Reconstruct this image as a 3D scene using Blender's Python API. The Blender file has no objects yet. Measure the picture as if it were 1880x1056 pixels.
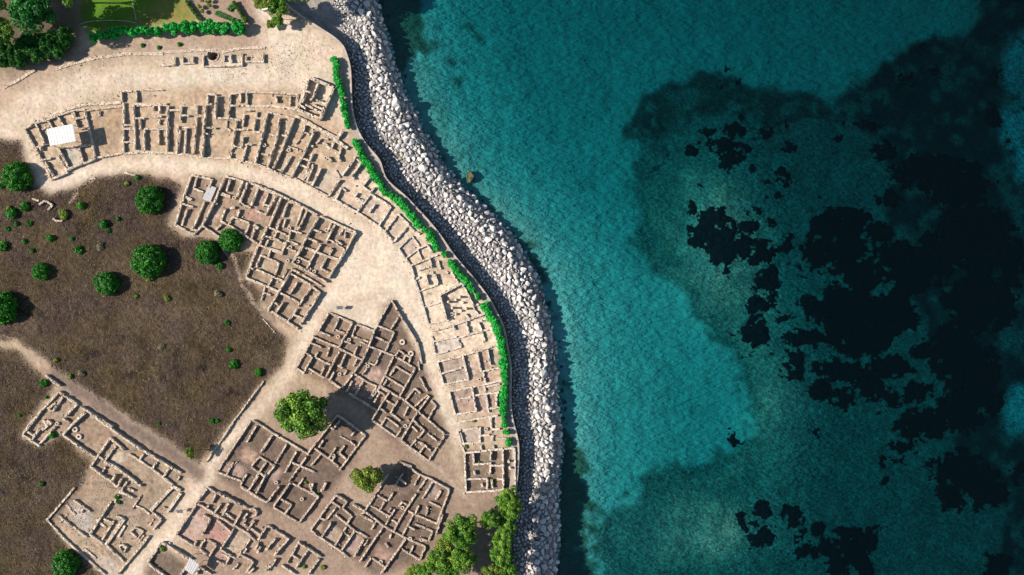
import bpy, math, random
import numpy as np
from mathutils import Vector, Matrix

# ------------------------------------------------------------------ camera, sky, sun, exposure
S = 0.1                    # metres per photo pixel on the ground (photo 1880 x 1056)
CX, CY = 940.0, 528.0
CAMH = 125.0
SEA = -3.7
scene = bpy.context.scene
coll = scene.collection
cd = bpy.data.cameras.new('camera'); cam = bpy.data.objects.new('camera', cd); coll.objects.link(cam)
cam.location = (0, 0, CAMH); cam.rotation_euler = (0, 0, 0)
cd.sensor_width = 36.0; cd.lens = 36.0*CAMH/(1880*S); cd.clip_end = 3000.0; cd.clip_start = 1.0
scene.camera = cam
world = bpy.data.worlds.new('World'); scene.world = world; world.use_nodes = True
wn = world.node_tree; bg = wn.nodes['Background']
sky = wn.nodes.new('ShaderNodeTexSky'); sky.sky_type = 'NISHITA'; sky.sun_disc = False
SUN_EL = math.radians(33.0)
sky.sun_elevation = SUN_EL; sky.sun_rotation = math.radians(270.0)
sky.air_density = 1.3; sky.dust_density = 0.3; sky.ozone_density = 2.0
wn.links.new(sky.outputs[0], bg.inputs[0]); bg.inputs[1].default_value = 0.064
sl = bpy.data.lights.new('sun', 'SUN'); sl.energy = 5.0; sl.angle = math.radians(0.5); sl.color = (1.0, 0.91, 0.80)
sun = bpy.data.objects.new('sun', sl); coll.objects.link(sun); sun.location = (-60, 0, 60)
sun.rotation_euler = (0, -(math.pi/2 - SUN_EL), 0)
scene.view_settings.view_transform = 'Standard'; scene.view_settings.look = 'None'
scene.view_settings.exposure = 1.12; scene.view_settings.gamma = 1.0
scene.cycles.transparent_max_bounces = 12; scene.cycles.max_bounces = 6; scene.cycles.diffuse_bounces = 1
scene.cycles.use_denoising = True

rng = np.random.default_rng(7)
random.seed(7)

# ------------------------------------------------------------------ helpers
def P(px, py, z=0.0):
    """a point at height z that stands where the photo shows pixel (px, py)"""
    k = (CAMH - z)/CAMH*S
    return np.array([(px - CX)*k, (CY - py)*k, z])
def PA(px, py, z):
    px = np.asarray(px, float); py = np.asarray(py, float); z = np.broadcast_to(np.asarray(z, float), px.shape)
    k = (CAMH - z)/CAMH*S
    return np.stack([(px - CX)*k, (CY - py)*k, z], -1)

def mesh(name, V, F, mats, tint=None, col=None, smooth=False, midx=None):
    V = np.asarray(V, np.float32); me = bpy.data.meshes.new(name)
    me.vertices.add(len(V)); me.vertices.foreach_set('co', V.ravel())
    if isinstance(F, np.ndarray):
        n = F.shape[1]; flat = F.ravel().astype(np.int32); starts = np.arange(0, len(flat), n, dtype=np.int32)
    else:
        flat = np.array([i for f in F for i in f], np.int32)
        ln = np.array([len(f) for f in F]); starts = np.concatenate([[0], np.cumsum(ln)[:-1]]).astype(np.int32)
    me.loops.add(len(flat)); me.loops.foreach_set('vertex_index', flat)
    me.polygons.add(len(starts)); me.polygons.foreach_set('loop_start', starts)
    me.polygons.foreach_set('use_smooth', np.full(len(starts), bool(smooth)))
    me.update(calc_edges=True); me.validate()
    if tint is not None:
        a = me.attributes.new('tint', 'FLOAT', 'FACE'); a.data.foreach_set('value', np.asarray(tint, np.float32))
    if col is not None:
        c4 = np.ones((len(V), 4), np.float32); c4[:, :3] = col
        a = me.attributes.new('Col', 'FLOAT_COLOR', 'POINT'); a.data.foreach_set('color', c4.ravel())
    for m in (mats if isinstance(mats, (list, tuple)) else [mats]): me.materials.append(m)
    if midx is not None: me.polygons.foreach_set('material_index', np.asarray(midx, np.int32))
    return me
def obj(name, me, parent=None, loc=None):
    o = bpy.data.objects.new(name, me); coll.objects.link(o)
    if parent is not None: o.parent = parent
    if loc is not None: o.location = loc
    return o
def empty(name, loc=(0, 0, 0)):
    o = bpy.data.objects.new(name, None); coll.objects.link(o); o.location = loc
    o.empty_display_size = 0.5
    return o
def tag(o, label, cat, group=None):
    o['label'] = label; o['category'] = cat
    if group: o['group'] = group
    return o
def kind(o, k, label=None, cat=None):
    o['kind'] = k
    if label: o['label'] = label
    if cat: o['category'] = cat
    return o

def vnoise(x, y, seed=0):
    x = np.asarray(x, float); y = np.asarray(y, float)
    ix = np.floor(x).astype(np.int64); iy = np.floor(y).astype(np.int64)
    fx = x - ix; fy = y - iy; fx = fx*fx*(3-2*fx); fy = fy*fy*(3-2*fy)
    def h(a, b):
        v = (a*374761393 + b*668265263 + seed*974634777) & 0xffffffff
        v = ((v ^ (v >> 13))*1274126177) & 0xffffffff
        return ((v ^ (v >> 16)) & 0xffff)/65535.0
    return (h(ix, iy)*(1-fx) + h(ix+1, iy)*fx)*(1-fy) + (h(ix, iy+1)*(1-fx) + h(ix+1, iy+1)*fx)*fy
def fbm(x, y, seed=0, octv=4):
    a = 0.5; s = 0; t = 0
    for i in range(octv):
        s = s + a*vnoise(x*2**i, y*2**i, seed+i*17); t += a; a *= 0.55
    return s/t
def inpoly(X, Y, poly):
    r = np.zeros(X.shape, bool); n = len(poly); j = n-1
    for i in range(n):
        xi, yi = poly[i]; xj, yj = poly[j]
        if yi != yj:
            c = ((yi > Y) != (yj > Y)) & (X < (xj-xi)*(Y-yi)/(yj-yi) + xi)
            r ^= c
        j = i
    return r
def blur(M, r):
    M = M.astype(np.float32)
    for ax in (0, 1):
        for _ in range(2):
            p = np.pad(M, [(r+1, r) if a == ax else (0, 0) for a in (0, 1)], mode='edge')
            c = np.cumsum(p, axis=ax, dtype=np.float64)
            n = M.shape[ax]
            if ax == 0: M = (c[2*r+1:2*r+1+n] - c[:n])/(2*r+1)
            else: M = (c[:, 2*r+1:2*r+1+n] - c[:, :n])/(2*r+1)
    return M

# ------------------------------------------------------------------ materials
def newmat(name, rough=0.9, spec=0.2):
    m = bpy.data.materials.new(name); m.use_nodes = True
    nt = m.node_tree; b = nt.nodes['Principled BSDF']
    b.inputs['Roughness'].default_value = rough; b.inputs['Specular IOR Level'].default_value = spec
    return m, nt, b
def N(nt, t, **kw):
    n = nt.nodes.new(t)
    for k, v in kw.items():
        if hasattr(n, k): setattr(n, k, v)
        else: n.inputs[k].default_value = v
    return n
def ramp(nt, stops):
    r = nt.nodes.new('ShaderNodeValToRGB'); e = r.color_ramp.elements
    while len(e) < len(stops): e.new(0.5)
    for i, (p, c) in enumerate(stops): e[i].position = p; e[i].color = (*c, 1)
    return r
def mixc(nt, fac, a, b, bt='MIX'):
    n = nt.nodes.new('ShaderNodeMix'); n.data_type = 'RGBA'; n.blend_type = bt
    for s, v in ((0, fac), (6, a), (7, b)):
        if hasattr(v, 'is_linked') or hasattr(v, 'links'): nt.links.new(v, n.inputs[s])
        elif isinstance(v, (int, float)): n.inputs[s].default_value = v
        else: n.inputs[s].default_value = (*v, 1)
    return n.outputs[2]
def bump(nt, b, h, strength, dist):
    n = N(nt, 'ShaderNodeBump'); n.inputs['Strength'].default_value = strength; n.inputs['Distance'].default_value = dist
    nt.links.new(h, n.inputs['Height']); nt.links.new(n.outputs[0], b.inputs['Normal']); return n
def objcoord(nt):
    return N(nt, 'ShaderNodeNewGeometry').outputs['Position']
def noise(nt, vec, scale, detail=4, rough=0.6):
    n = N(nt, 'ShaderNodeTexNoise'); n.inputs['Scale'].default_value = scale; n.inputs['Detail'].default_value = detail
    n.inputs['Roughness'].default_value = rough; nt.links.new(vec, n.inputs['Vector']); return n.outputs['Fac']

def ground_mat(name, lo, hi, bstr, bdist, fine=3.0):
    """colour from the mesh's own albedo attribute, broken up by grain"""
    m, nt, b = newmat(name, 0.95, 0.1)
    at = N(nt, 'ShaderNodeAttribute'); at.attribute_name = 'Col'
    pos = objcoord(nt)
    n1 = noise(nt, pos, fine, 5, 0.75); n2 = noise(nt, pos, 0.35, 4, 0.6)
    r1 = ramp(nt, [(0.3, (lo,)*3), (0.7, (hi,)*3)]); nt.links.new(n1, r1.inputs[0])
    r2 = ramp(nt, [(0.3, (0.86, 0.85, 0.84)), (0.7, (1.10, 1.10, 1.12))]); nt.links.new(n2, r2.inputs[0])
    c = mixc(nt, 1.0, at.outputs['Color'], r1.outputs[0], 'MULTIPLY')
    c = mixc(nt, 1.0, c, r2.outputs[0], 'MULTIPLY')
    nt.links.new(c, b.inputs['Base Color'])
    bump(nt, b, n1, bstr, bdist)
    return m
M_GROUND = ground_mat('dirt', 0.74, 1.24, 0.7, 0.14, 1.5)
M_FIELD = ground_mat('dry_soil', 0.45, 1.5, 1.0, 0.3, 1.5)
M_LAWN = ground_mat('lawn', 0.75, 1.2, 0.8, 0.12, 5.0)
M_SEABED = ground_mat('seabed_sand', 0.84, 1.17, 0.5, 0.2, 1.2)
nt = M_SEABED.node_tree; b = nt.nodes['Principled BSDF']     # sand ripples on the sea floor
mpn = N(nt, 'ShaderNodeMapping'); mpn.inputs['Rotation'].default_value = (0, 0, math.radians(-38)); mpn.inputs['Scale'].default_value = (0.42, 1.0, 1); nt.links.new(objcoord(nt), mpn.inputs['Vector'])
rp = noise(nt, mpn.outputs[0], 1.5, 3, 0.6); bump(nt, b, rp, 1.0, 0.8)

def stone_mat(name, dark, light, rough=0.9):
    m, nt, b = newmat(name, rough, 0.15)
    at = N(nt, 'ShaderNodeAttribute'); at.attribute_name = 'tint'
    pos = objcoord(nt); n = noise(nt, pos, 4.0, 5, 0.7)
    r = ramp(nt, [(0.0, dark), (1.0, light)]); nt.links.new(at.outputs['Fac'], r.inputs[0])
    r2 = ramp(nt, [(0.25, (0.72, 0.70, 0.68)), (0.75, (1.15, 1.15, 1.15))]); nt.links.new(n, r2.inputs[0])
    nt.links.new(mixc(nt, 1.0, r.outputs[0], r2.outputs[0], 'MULTIPLY'), b.inputs['Base Color'])
    bump(nt, b, n, 0.5, 0.08)
    return m
M_WALL = {'tan': stone_mat('tan_masonry', (0.27, 0.21, 0.155), (0.60, 0.505, 0.405)),
          'pale': stone_mat('pale_masonry', (0.34, 0.28, 0.225), (0.62, 0.545, 0.46)),
          'brown': stone_mat('brown_masonry', (0.25, 0.19, 0.15), (0.55, 0.45, 0.36))}
M_BOULDER = stone_mat('boulder_stone', (0.19, 0.18, 0.175), (0.57, 0.54, 0.515), 0.85)
M_REEF = stone_mat('weedy_reef_rock', (0.035, 0.03, 0.02), (0.12, 0.09, 0.05), 0.8)
M_PAVE = stone_mat('promenade_paving', (0.27, 0.235, 0.195), (0.32, 0.28, 0.235))
M_COPE = stone_mat('coping_stone', (0.30, 0.265, 0.225), (0.42, 0.365, 0.31))

def leaf_mat(name, c0, c1, c2, transl=0.2):
    m, nt, b = newmat(name, 0.6, 0.25)
    at = N(nt, 'ShaderNodeAttribute'); at.attribute_name = 'tint'
    oi = N(nt, 'ShaderNodeObjectInfo')
    r = ramp(nt, [(0.0, c0), (0.5, c1), (1.0, c2)]); nt.links.new(at.outputs['Fac'], r.inputs[0])
    r2 = ramp(nt, [(0.0, (0.8, 0.85, 0.8)), (1.0, (1.2, 1.12, 1.1))]); nt.links.new(oi.outputs['Random'], r2.inputs[0])
    c = mixc(nt, 1.0, r.outputs[0], r2.outputs[0], 'MULTIPLY')
    nt.links.new(c, b.inputs['Base Color'])
    t = N(nt, 'ShaderNodeBsdfTranslucent'); nt.links.new(c, t.inputs['Color'])
    mx = N(nt, 'ShaderNodeMixShader'); mx.inputs[0].default_value = transl
    nt.links.new(b.outputs[0], mx.inputs[1]); nt.links.new(t.outputs[0], mx.inputs[2])
    nt.links.new(mx.outputs[0], nt.nodes['Material Output'].inputs['Surface'])
    return m
M_HEDGE = leaf_mat('hedge_leaves', (0.005, 0.14, 0.02), (0.010, 0.29, 0.035), (0.03, 0.46, 0.06))
M_DARKHEDGE = leaf_mat('dark_hedge_leaves', (0.009, 0.06, 0.009), (0.025, 0.13, 0.018), (0.08, 0.24, 0.035))
M_EMERALD = leaf_mat('emerald_leaves', (0.006, 0.06, 0.008), (0.015, 0.15, 0.02), (0.05, 0.28, 0.035))
M_DOME = leaf_mat('shrub_leaves', (0.006, 0.065, 0.003), (0.014, 0.12, 0.004), (0.035, 0.21, 0.007), 0.08)
M_OLIVE = leaf_mat('tree_leaves', (0.02, 0.07, 0.008), (0.075, 0.20, 0.018), (0.23, 0.36, 0.045))
M_YGREEN = leaf_mat('yellow_green_leaves', (0.05, 0.10, 0.01), (0.13, 0.20, 0.022), (0.25, 0.32, 0.055))
M_DRYLEAF = leaf_mat('dry_leaves', (0.09, 0.075, 0.045), (0.20, 0.17, 0.10), (0.36, 0.32, 0.20), 0.05)
M_SCRUB = leaf_mat('dry_scrub', (0.045, 0.032, 0.022), (0.10, 0.073, 0.046), (0.19, 0.145, 0.075), 0.05)
def plain(name, c, rough=0.8, spec=0.2, bstr=0.0, nscale=6.0, var=0.25):
    m, nt, b = newmat(name, rough, spec)
    pos = objcoord(nt); n = noise(nt, pos, nscale, 4, 0.6)
    r = ramp(nt, [(0.3, tuple(v*(1-var) for v in c)), (0.7, tuple(min(1, v*(1+var)) for v in c))]); nt.links.new(n, r.inputs[0])
    nt.links.new(r.outputs[0], b.inputs['Base Color'])
    if bstr: bump(nt, b, n, bstr, 0.05)
    return m
M_BARK = plain('bark', (0.11, 0.08, 0.06), 0.95)
M_WHITE = plain('white_sheet', (0.50, 0.49, 0.475), 0.6, 0.3, 0, 1.2, 0.10)
M_METAL = plain('grey_metal', (0.30, 0.31, 0.32), 0.45, 0.5)
M_GREYSHEET = plain('grey_board', (0.36, 0.35, 0.35), 0.7, 0.2, 0.2, 3.0, 0.15)
M_DARKPANEL = plain('panel_face', (0.10, 0.10, 0.11), 0.5, 0.3)
M_SEAGRASS = plain('seagrass', (0.003, 0.004, 0.005), 0.95, 0.0, 0.6, 1.5, 0.7)

# ------------------------------------------------------------------ outlines traced in photo pixels
EDGE = np.array([(380,-400),(460,-120),(500,-40),(520,0),(535,17),(560,33),(597,56),(630,78),(644,119),(646,160),(646,184),(648,204),(655,234),
 (672,265),(693,286),(703,300),(703,318),(716,337),(749,361),(759,375),(786,402),(814,437),(824,454),(838,473),(868,507),
 (898,545),(915,577),(926,598),(931,626),(940,677),(938,723),(939,753),(945,784),(951,800),(954,827),(952,865),(948,904),
 (942,940),(938,983),(936,1046),(932,1120),(920,1300),(900,1600)], float)
def edge_x(y): return np.interp(y, EDGE[:, 1], EDGE[:, 0])
ROCK_L = np.array([(590,-400),(600,-100),(617,0),(643,77),(650,119),(652,184),(656,204),(664,234),(684,265),(712,300),(740,344),(768,375),(800,405),(832,440),
 (858,473),(888,507),(910,545),(930,577),(940,624),(947,677),(947,723),(955,784),(962,827),(962,865),(957,904),(946,983),(942,1056),(936,1200),(920,1500)], float)
ROCK_R = np.array([(650,-400),(668,-100),(688,0),(712,77),(722,119),(746,184),(760,204),(770,234),(790,265),(808,300),(846,344),(880,375),(912,405),(944,440),
 (962,473),(984,507),(993,545),(1004,577),(1015,624),(1020,677),(1022,723),(1028,784),(1030,827),(1025,865),(1022,904),(1024,983),(1018,1056),(1012,1200),(1000,1500)], float)
def rl(y): return np.interp(y, ROCK_L[:, 1], ROCK_L[:, 0])
def rr(y): return np.interp(y, ROCK_R[:, 1], ROCK_R[:, 0])

# ------------------------------------------------------------------ ground sheet
xs = np.concatenate([[-9000, -4000, -1800, -900, -450, -220, -120, -70], np.arange(-40, 962, 2.5)])
ys = np.concatenate([[-9000, -4000, -1800, -900, -450, -220, -120, -70], np.arange(-40, 1100, 2.5), [1130, 1180, 1280, 1500, 2000, 3000, 6000, 9000]])
GX, GY = np.meshgrid(xs, ys)
wx = GX + (fbm(GX/18, GY/18, 3)-0.5)*16 + (fbm(GX/5, GY/5, 5)-0.5)*5
wy = GY + (fbm(GX/18, GY/18, 9)-0.5)*16 + (fbm(GX/5, GY/5, 11)-0.5)*5
FIELD1 = [(-9000,270),(40,255),(45,300),(62,338),(95,358),(150,338),(200,322),(250,318),(312,330),(335,342),(320,380),(308,415),(340,436),(395,440),(420,455),(464,460),(448,508),
 (476,536),(476,565),(500,595),(525,625),(520,665),(482,705),(432,772),(392,818),(366,852),(340,832),(290,797),(200,742),(120,690),(62,645),(28,628),(-9000,595)]
FIELD2 = [(-9000,640),(28,640),(100,710),(45,790),(40,802),(75,820),(112,798),(165,850),(150,892),(98,952),(108,985),(150,1020),(195,1062),(240,1180),(240,9000),(-9000,9000)]
LAWN = [(145,-9000),(338,-9000),(345,10),(362,36),(300,44),(165,62),(146,40)]
GARDEN = [(345,-9000),(430,-9000),(470,30),(490,55),(450,45),(380,40),(350,18)]
PATHS = [
 [(-9000,185),(0,215),(40,170),(110,150),(160,128),(240,124),(340,118),(430,118),(500,110),(545,60),(560,50),(630,90),(640,250),(600,200),(545,165),(440,162),(330,158),(220,162),(150,185),(90,215),(45,240),(40,262),(0,262),(-9000,262)],
 [(430,-60),(475,-60),(500,25),(530,30),(560,70),(500,115),(490,90),(485,55),(462,20)],
 [(40,255),(75,340),(105,356),(170,322),(260,308),(340,320),(430,322),(530,360),(655,425),(560,600),(525,690),(450,765),(385,850),(300,970),(215,1070),(245,1070),(330,985),(385,890),(462,775),(540,690),(595,575),(690,610),(718,548),(760,620),(800,735),(830,800),(850,905),(845,800),(800,640),(780,560),(760,510),(735,460),(690,420),(620,375),(530,325),(430,295),(300,282),(160,300)],
 [(660,425),(700,415),(740,470),(775,545),(800,640),(760,640),(718,548),(690,608),(598,572),(640,470)],
]
BROWN = [
 [(545,690),(640,740),(700,770),(800,735),(850,800),(855,905),(945,912),(930,1056),(330,1056),(400,960),(395,880),(470,770)],
 [(60,650),(120,690),(200,742),(290,797),(366,852),(345,880),(240,810),(105,712)],  # trampled brown streets and the slope under the hedges
 [(0,125),(60,110),(150,92),(300,72),(460,62),(480,85),(300,97),(180,112),(80,135),(0,165)],
 [(590,690),(760,800),(830,870),(860,905),(945,912),(930,960),(860,960),(790,1020),(740,1056),(560,1056),(690,960),(740,845),(690,790),(620,880),(580,960),(540,970),(380,880),(400,850),(555,960),(625,860),(670,800),(620,755)],
 [(395,880),(570,975),(720,1056),(600,1056),(500,1000),(380,905)],
 [(600,590),(690,570),(720,550),(700,620),(640,600)],
]
def C(a, b, c): return np.array([a, b, c], np.float32)
DIRT = C(0.52, 0.405, 0.30)
col = np.zeros(GX.shape + (3,), np.float32); col[:] = DIRT
def paint(poly, c, r, a=1.0, warp=True):
    m = inpoly(wx, wy, poly) if warp else inpoly(GX, GY, poly)
    w = (blur(m, r)*a)[..., None]
    col[:] = col*(1-w) + c*w
    return m
mp = np.zeros(GX.shape, bool)
for p in PATHS[:1]: mp |= paint(p, C(0.65, 0.545, 0.435), 3)
for p in BROWN: paint(p, C(0.33, 0.245, 0.19), 5, .8)
for p in PATHS[1:]: mp |= paint(p, C(0.70, 0.595, 0.485), 3)
# pale worn lines and the rubble-strewn white patches of the avenue
for (x, y, r, c, a) in [(340,128,60,C(.68,.61,.54),.6),(430,132,55,C(.70,.64,.58),.7),(250,135,60,C(.64,.56,.48),.5),(160,150,60,C(.6,.52,.43),.4),(690,480,55,C(.68,.59,.48),.6),(730,520,35,C(.72,.64,.53),.6),
   (700,560,35,C(.40,.30,.23),.6),(660,565,30,C(.42,.32,.25),.55),(625,560,25,C(.44,.35,.27),.4),(590,25,40,C(.5,.45,.4),.5),(790,720,25,C(.52,.43,.36),.5),(520,700,30,C(.62,.53,.43),.4),(100,155,40,C(.6,.5,.4),.4)]:
    d = np.hypot((wx-x), (wy-y)*1.3)/r
    w = (np.clip(1.2-d, 0, 1)*a*np.clip(fbm(GX/14, GY/14, 23)*2.2-0.5, 0, 1))[..., None]
    col[:] = col*(1-w) + c*w
# excavated floors of the house blocks
BLOCKFLOOR = [
 ([(44,235),(150,200),(280,178),(380,165),(545,170),(640,260),(600,330),(540,320),(380,295),(290,280),(170,290),(90,330)], C(.52,.40,.285), .7),
 ([(350,322),(410,323),(652,428),(545,602),(490,580),(452,510),(470,455),(400,430),(355,430),(318,415)], C(.33,.25,.19), .9),
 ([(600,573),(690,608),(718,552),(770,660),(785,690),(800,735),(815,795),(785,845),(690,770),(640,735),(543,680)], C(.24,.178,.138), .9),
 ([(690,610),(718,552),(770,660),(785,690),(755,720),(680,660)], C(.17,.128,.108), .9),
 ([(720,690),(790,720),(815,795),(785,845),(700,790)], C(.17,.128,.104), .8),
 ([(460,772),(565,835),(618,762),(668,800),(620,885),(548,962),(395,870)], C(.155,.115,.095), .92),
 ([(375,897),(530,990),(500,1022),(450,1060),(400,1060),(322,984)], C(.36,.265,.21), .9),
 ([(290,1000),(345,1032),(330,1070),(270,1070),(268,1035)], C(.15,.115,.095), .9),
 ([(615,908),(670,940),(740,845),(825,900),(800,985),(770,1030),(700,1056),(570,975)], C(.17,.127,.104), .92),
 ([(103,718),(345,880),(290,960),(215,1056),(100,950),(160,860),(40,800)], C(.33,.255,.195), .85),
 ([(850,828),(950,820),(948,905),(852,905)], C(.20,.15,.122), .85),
 ([(805,655),(930,635),(925,760),(835,770)], C(.52,.41,.33), .75), ([(600,335),(680,310),(760,400),(830,470),(760,480),(700,420)], C(.72,.60,.475), .8),
 ([(760,480),(900,560),(925,640),(800,650)], C(.76,.64,.51), .85),
]
mblock = np.zeros(GX.shape, bool)
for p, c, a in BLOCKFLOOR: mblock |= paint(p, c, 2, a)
def TP(o, pts): return [(o[0]+x/5.697, o[1]+y/5.697) for x, y in pts]
TILE = dict(A=(0,0),B=(300,0),C=(560,0),D=(0,160),E=(300,140),F=(560,160),G=(0,300),H=(300,300),I=(540,300),J=(0,440),K=(300,440),L=(540,440),
 M=(740,440),N=(500,550),O=(740,600),P=(0,600),Q=(260,700),R=(540,680),S=(740,760),T=(0,760),U=(0,871),V=(260,871),W=(540,871),X=(740,871))
PINK = C(.46,.30,.26)
ROOMS = [  # floors whose own colour stands out
 ('H', [(830,480),(1050,540),(1040,600),(940,610),(790,560)], PINK), ('H', [(1020,300),(1090,310),(1030,450),(950,480)], PINK), ('H',[(750,470),(830,490),(800,560),(730,540)], PINK),
 ('N', [(1000,720),(1150,740),(1100,900),(950,840)], C(.50,.36,.31)), ('N', [(960,870),(1080,920),(990,1040),(880,1000)], C(.38,.26,.22)), ('N', [(860,810),(950,850),(880,960),(800,960)], C(.46,.34,.28)),
 ('V', [(570,330),(760,450),(700,470),(600,420),(540,380)], PINK), ('V', [(540,400),(690,470),(610,630),(430,540)], C(.50,.39,.35)), ('V', [(430,570),(600,640),(540,740),(370,640)], C(.50,.34,.29)),
 ('V', [(760,480),(930,600),(820,760),(650,660)], C(.44,.27,.24)), ('V',[(960,590),(1110,680),(1000,860),(840,760)], C(.55,.44,.35)), ('V', [(800,760),(900,850),(820,900),(760,840)], C(.48,.32,.28)),
 ('Q', [(1090,690),(1220,760),(1140,880),(1010,800)], C(.46,.33,.26)), ('Q', [(870,820),(950,850),(870,990),(790,930)], C(.42,.30,.25)), ('Q', [(980,850),(1100,920),(1020,1040),(900,970)], C(.43,.32,.27)), ('Q', [(1390,910),(1470,930),(1400,1050),(1330,1050)], C(.46,.35,.29)),
 ('W', [(640,600),(730,680),(640,850),(500,790)], C(.42,.32,.28)), ('W', [(390,520),(510,600),(420,740),(300,660)], C(.50,.41,.33)), ('W', [(1450,100),(1540,160),(1470,270),(1370,240)], C(.42,.34,.31)), ('W', [(880,740),(1040,820),(960,930),(830,860)], C(.40,.29,.24)), ('W',[(580,390),(690,420),(630,470),(580,440)],C(.42,.30,.26)),
 ('W', [(180,570),(270,490),(310,560),(250,620)], C(.48,.38,.28)),
 ('O', [(330,160),(570,120),(600,200),(340,280)], C(.56,.51,.47)), ('O', [(380,390),(620,330),(670,540),(430,600)], C(.37,.30,.27)), ('O', [(510,690),(720,650),(750,870),(550,910)], C(.40,.30,.26)), ('O', [(760,720),(870,710),(880,860),(770,870)], C(.46,.33,.30)), ('O', [(880,720),(980,700),(960,840),(890,840)], C(.40,.25,.22)),
 ('O', [(800,280),(870,260),(900,430),(830,450)], C(.36,.25,.21)),
 ('D', [(630,640),(800,630),(830,790),(710,800)], C(.50,.48,.46)), ('D', [(990,250),(1270,230),(1260,680),(1000,700)], C(.40,.30,.215)),
 ('H', [(540,440),(630,470),(560,600),(490,600)], C(.56,.44,.34)), ('H', [(1080,800),(1260,850),(1220,920),(1070,860)], C(.50,.42,.31)), ('K', [(1000,170),(1190,250),(1150,350),(980,280)], C(.50,.40,.30)), ('H', [(1300,440),(1440,460),(1370,620),(1260,570)], C(.52,.42,.31)),
 ('I', [(680,500),(800,340),(1000,460),(880,630)], C(.52,.44,.38)), ('I', [(1090,890),(1230,770),(1310,870),(1160,990)], C(.52,.43,.40)), ('I', [(960,710),(1080,540),(1190,640),(1040,790)], C(.50,.42,.34)),
 ('I', [(200,240),(330,60),(560,60),(480,180),(350,330)], C(.56,.48,.40)), ('S', [(610,190),(790,150),(800,290),(620,310)], C(.46,.39,.33)), ('T', [(740,220),(900,0),(1180,190),(990,440)], C(.33,.25,.19)),
 ('U', [(720,280),(1000,440),(920,620),(780,520)], C(.50,.45,.42)), ('U', [(990,860),(1100,830),(1260,960),(1200,1050),(1100,1050)], C(.50,.44,.40)), ('U', [(650,640),(930,640),(1100,760),(1150,900),(950,900)], C(.48,.39,.29)), ('U', [(1140,720),(1300,480),(1560,640),(1290,910)], C(.42,.33,.25)), ('T', [(1150,480),(1250,380),(1330,460),(1220,560)], C(.58,.50,.40)), ('T',[(1500,420),(1630,490),(1570,580),(1460,480)],C(.44,.35,.29)),
]
for t, pts, c in ROOMS: paint(TP(TILE[t], pts), c, 1, 0.8, False)
mott = 0.62 + 0.76*fbm(GX/6, GY/6, 211, 3)
hue = fbm(GX/11, GY/11, 213)[..., None]
wb = blur(mblock, 1)[..., None]
col[:] = col*(1-wb) + col*wb*mott[..., None]*(np.array([1.10, .97, .90])*hue + np.array([.92, 1.02, 1.06])*(1-hue))
dpt = (np.clip(fbm(GX/9, GY/9, 217)-0.60, 0, 1)*5).clip(0, 1)[..., None]*wb*.6
col[:] = col*(1-dpt) + C(.17,.13,.085)*dpt
# fields and lawn last
mfield = np.zeros(GX.shape, bool)
for p in (FIELD1, FIELD2):
    mf = inpoly(wx, wy, p); mfield |= mf
    w = blur(mf, 2)[..., None]
    g = fbm(GX/40, GY/40, 31)[..., None]; g2 = fbm(GX/9, GY/9, 37)[..., None]
    g = np.clip((g-.5)*1.8+.5, 0, 1); fc = C(.140,.100,.086)*(1-g) + C(.185,.140,.066)*g
    fc = fc*(0.70+0.60*g2)
    fc = fc + np.clip(fbm(GX/60, GY/60, 41)[..., None]-0.52, 0, 1)*C(.22,.18,.16)
    fc = fc - np.clip(fbm(GX/25, GY/25, 43)[..., None]-0.56, 0, 1)*C(.36,.27,.20)
    col[:] = col*(1-w) + np.clip(fc*np.array([.50, .48, .49]), .02, 1)*w
# trodden trails through the field
def trail(pts, wd, c, a):
    D = np.full(GX.shape, 1e9)
    for (x0, y0), (x1, y1) in zip(pts[:-1], pts[1:]):
        dx, dy = x1-x0, y1-y0; t = np.clip(((wx-x0)*dx+(wy-y0)*dy)/(dx*dx+dy*dy), 0, 1)
        D = np.minimum(D, np.hypot(wx-x0-t*dx, wy-y0-t*dy))
    w = (np.clip(1.3-D/wd, 0, 1)*a)[..., None]
    col[:] = col*(1-w) + c*w
trail([(310,412),(350,432),(395,440),(420,462),(435,490),(445,520),(465,552),(485,580),(520,608)], 4, C(.40,.30,.24), .9)
trail([(-20,604),(20,620),(45,645),(75,668),(110,690),(170,722),(230,762),(275,800),(330,838)], 2.5, C(.40,.31,.25), .8)
trail([(105,690),(170,735),(240,785),(300,825),(365,868)], 16, C(.195,.148,.125), .9)
trail([(700,770),(730,800),(770,840),(810,865),(840,900),(865,930)], 4, C(.50,.41,.34), .6)
trail([(150,330),(140,352),(130,372)], 3, C(.44,.34,.27), .7)
ml = paint(LAWN, C(.10,.22,.02), 2)
g = fbm(GX/14, GY/14, 51)
w = (blur(ml, 1)*np.clip((wx-250)/80+(wy-10)/60, 0, 1)*0.8)[..., None]; col[:] = col*(1-w) + C(.32,.24,.09)*w
w = (blur(ml, 1)*np.clip(g*3-1.2, 0, 1)*.5)[..., None]; col[:] = col*(1-w) + C(.10,.22,.015)*w
paint(GARDEN, C(.34,.245,.19), 2, 0.9)
paint([(-9000,-9000),(140,-9000),(150,60),(130,100),(60,118),(0,130),(-9000,130)], C(.09,.075,.05), 4, .9)  # tree shade in the top left corner put into the ground colour
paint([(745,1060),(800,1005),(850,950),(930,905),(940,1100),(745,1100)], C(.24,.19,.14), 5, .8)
col *= 0.64*(0.90 + 0.22*fbm(GX/7, GY/7, 61, 3))[..., None]*np.array([1.03, 1.0, .95])
for i in range(3): col[..., i] *= 0.95 + 0.1*fbm(GX/25, GY/25, 70+i)
GZ = (fbm(GX/30, GY/30, 81)-0.5)*0.16 + (fbm(GX/6, GY/6, 82)-0.5)*0.08
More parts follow.
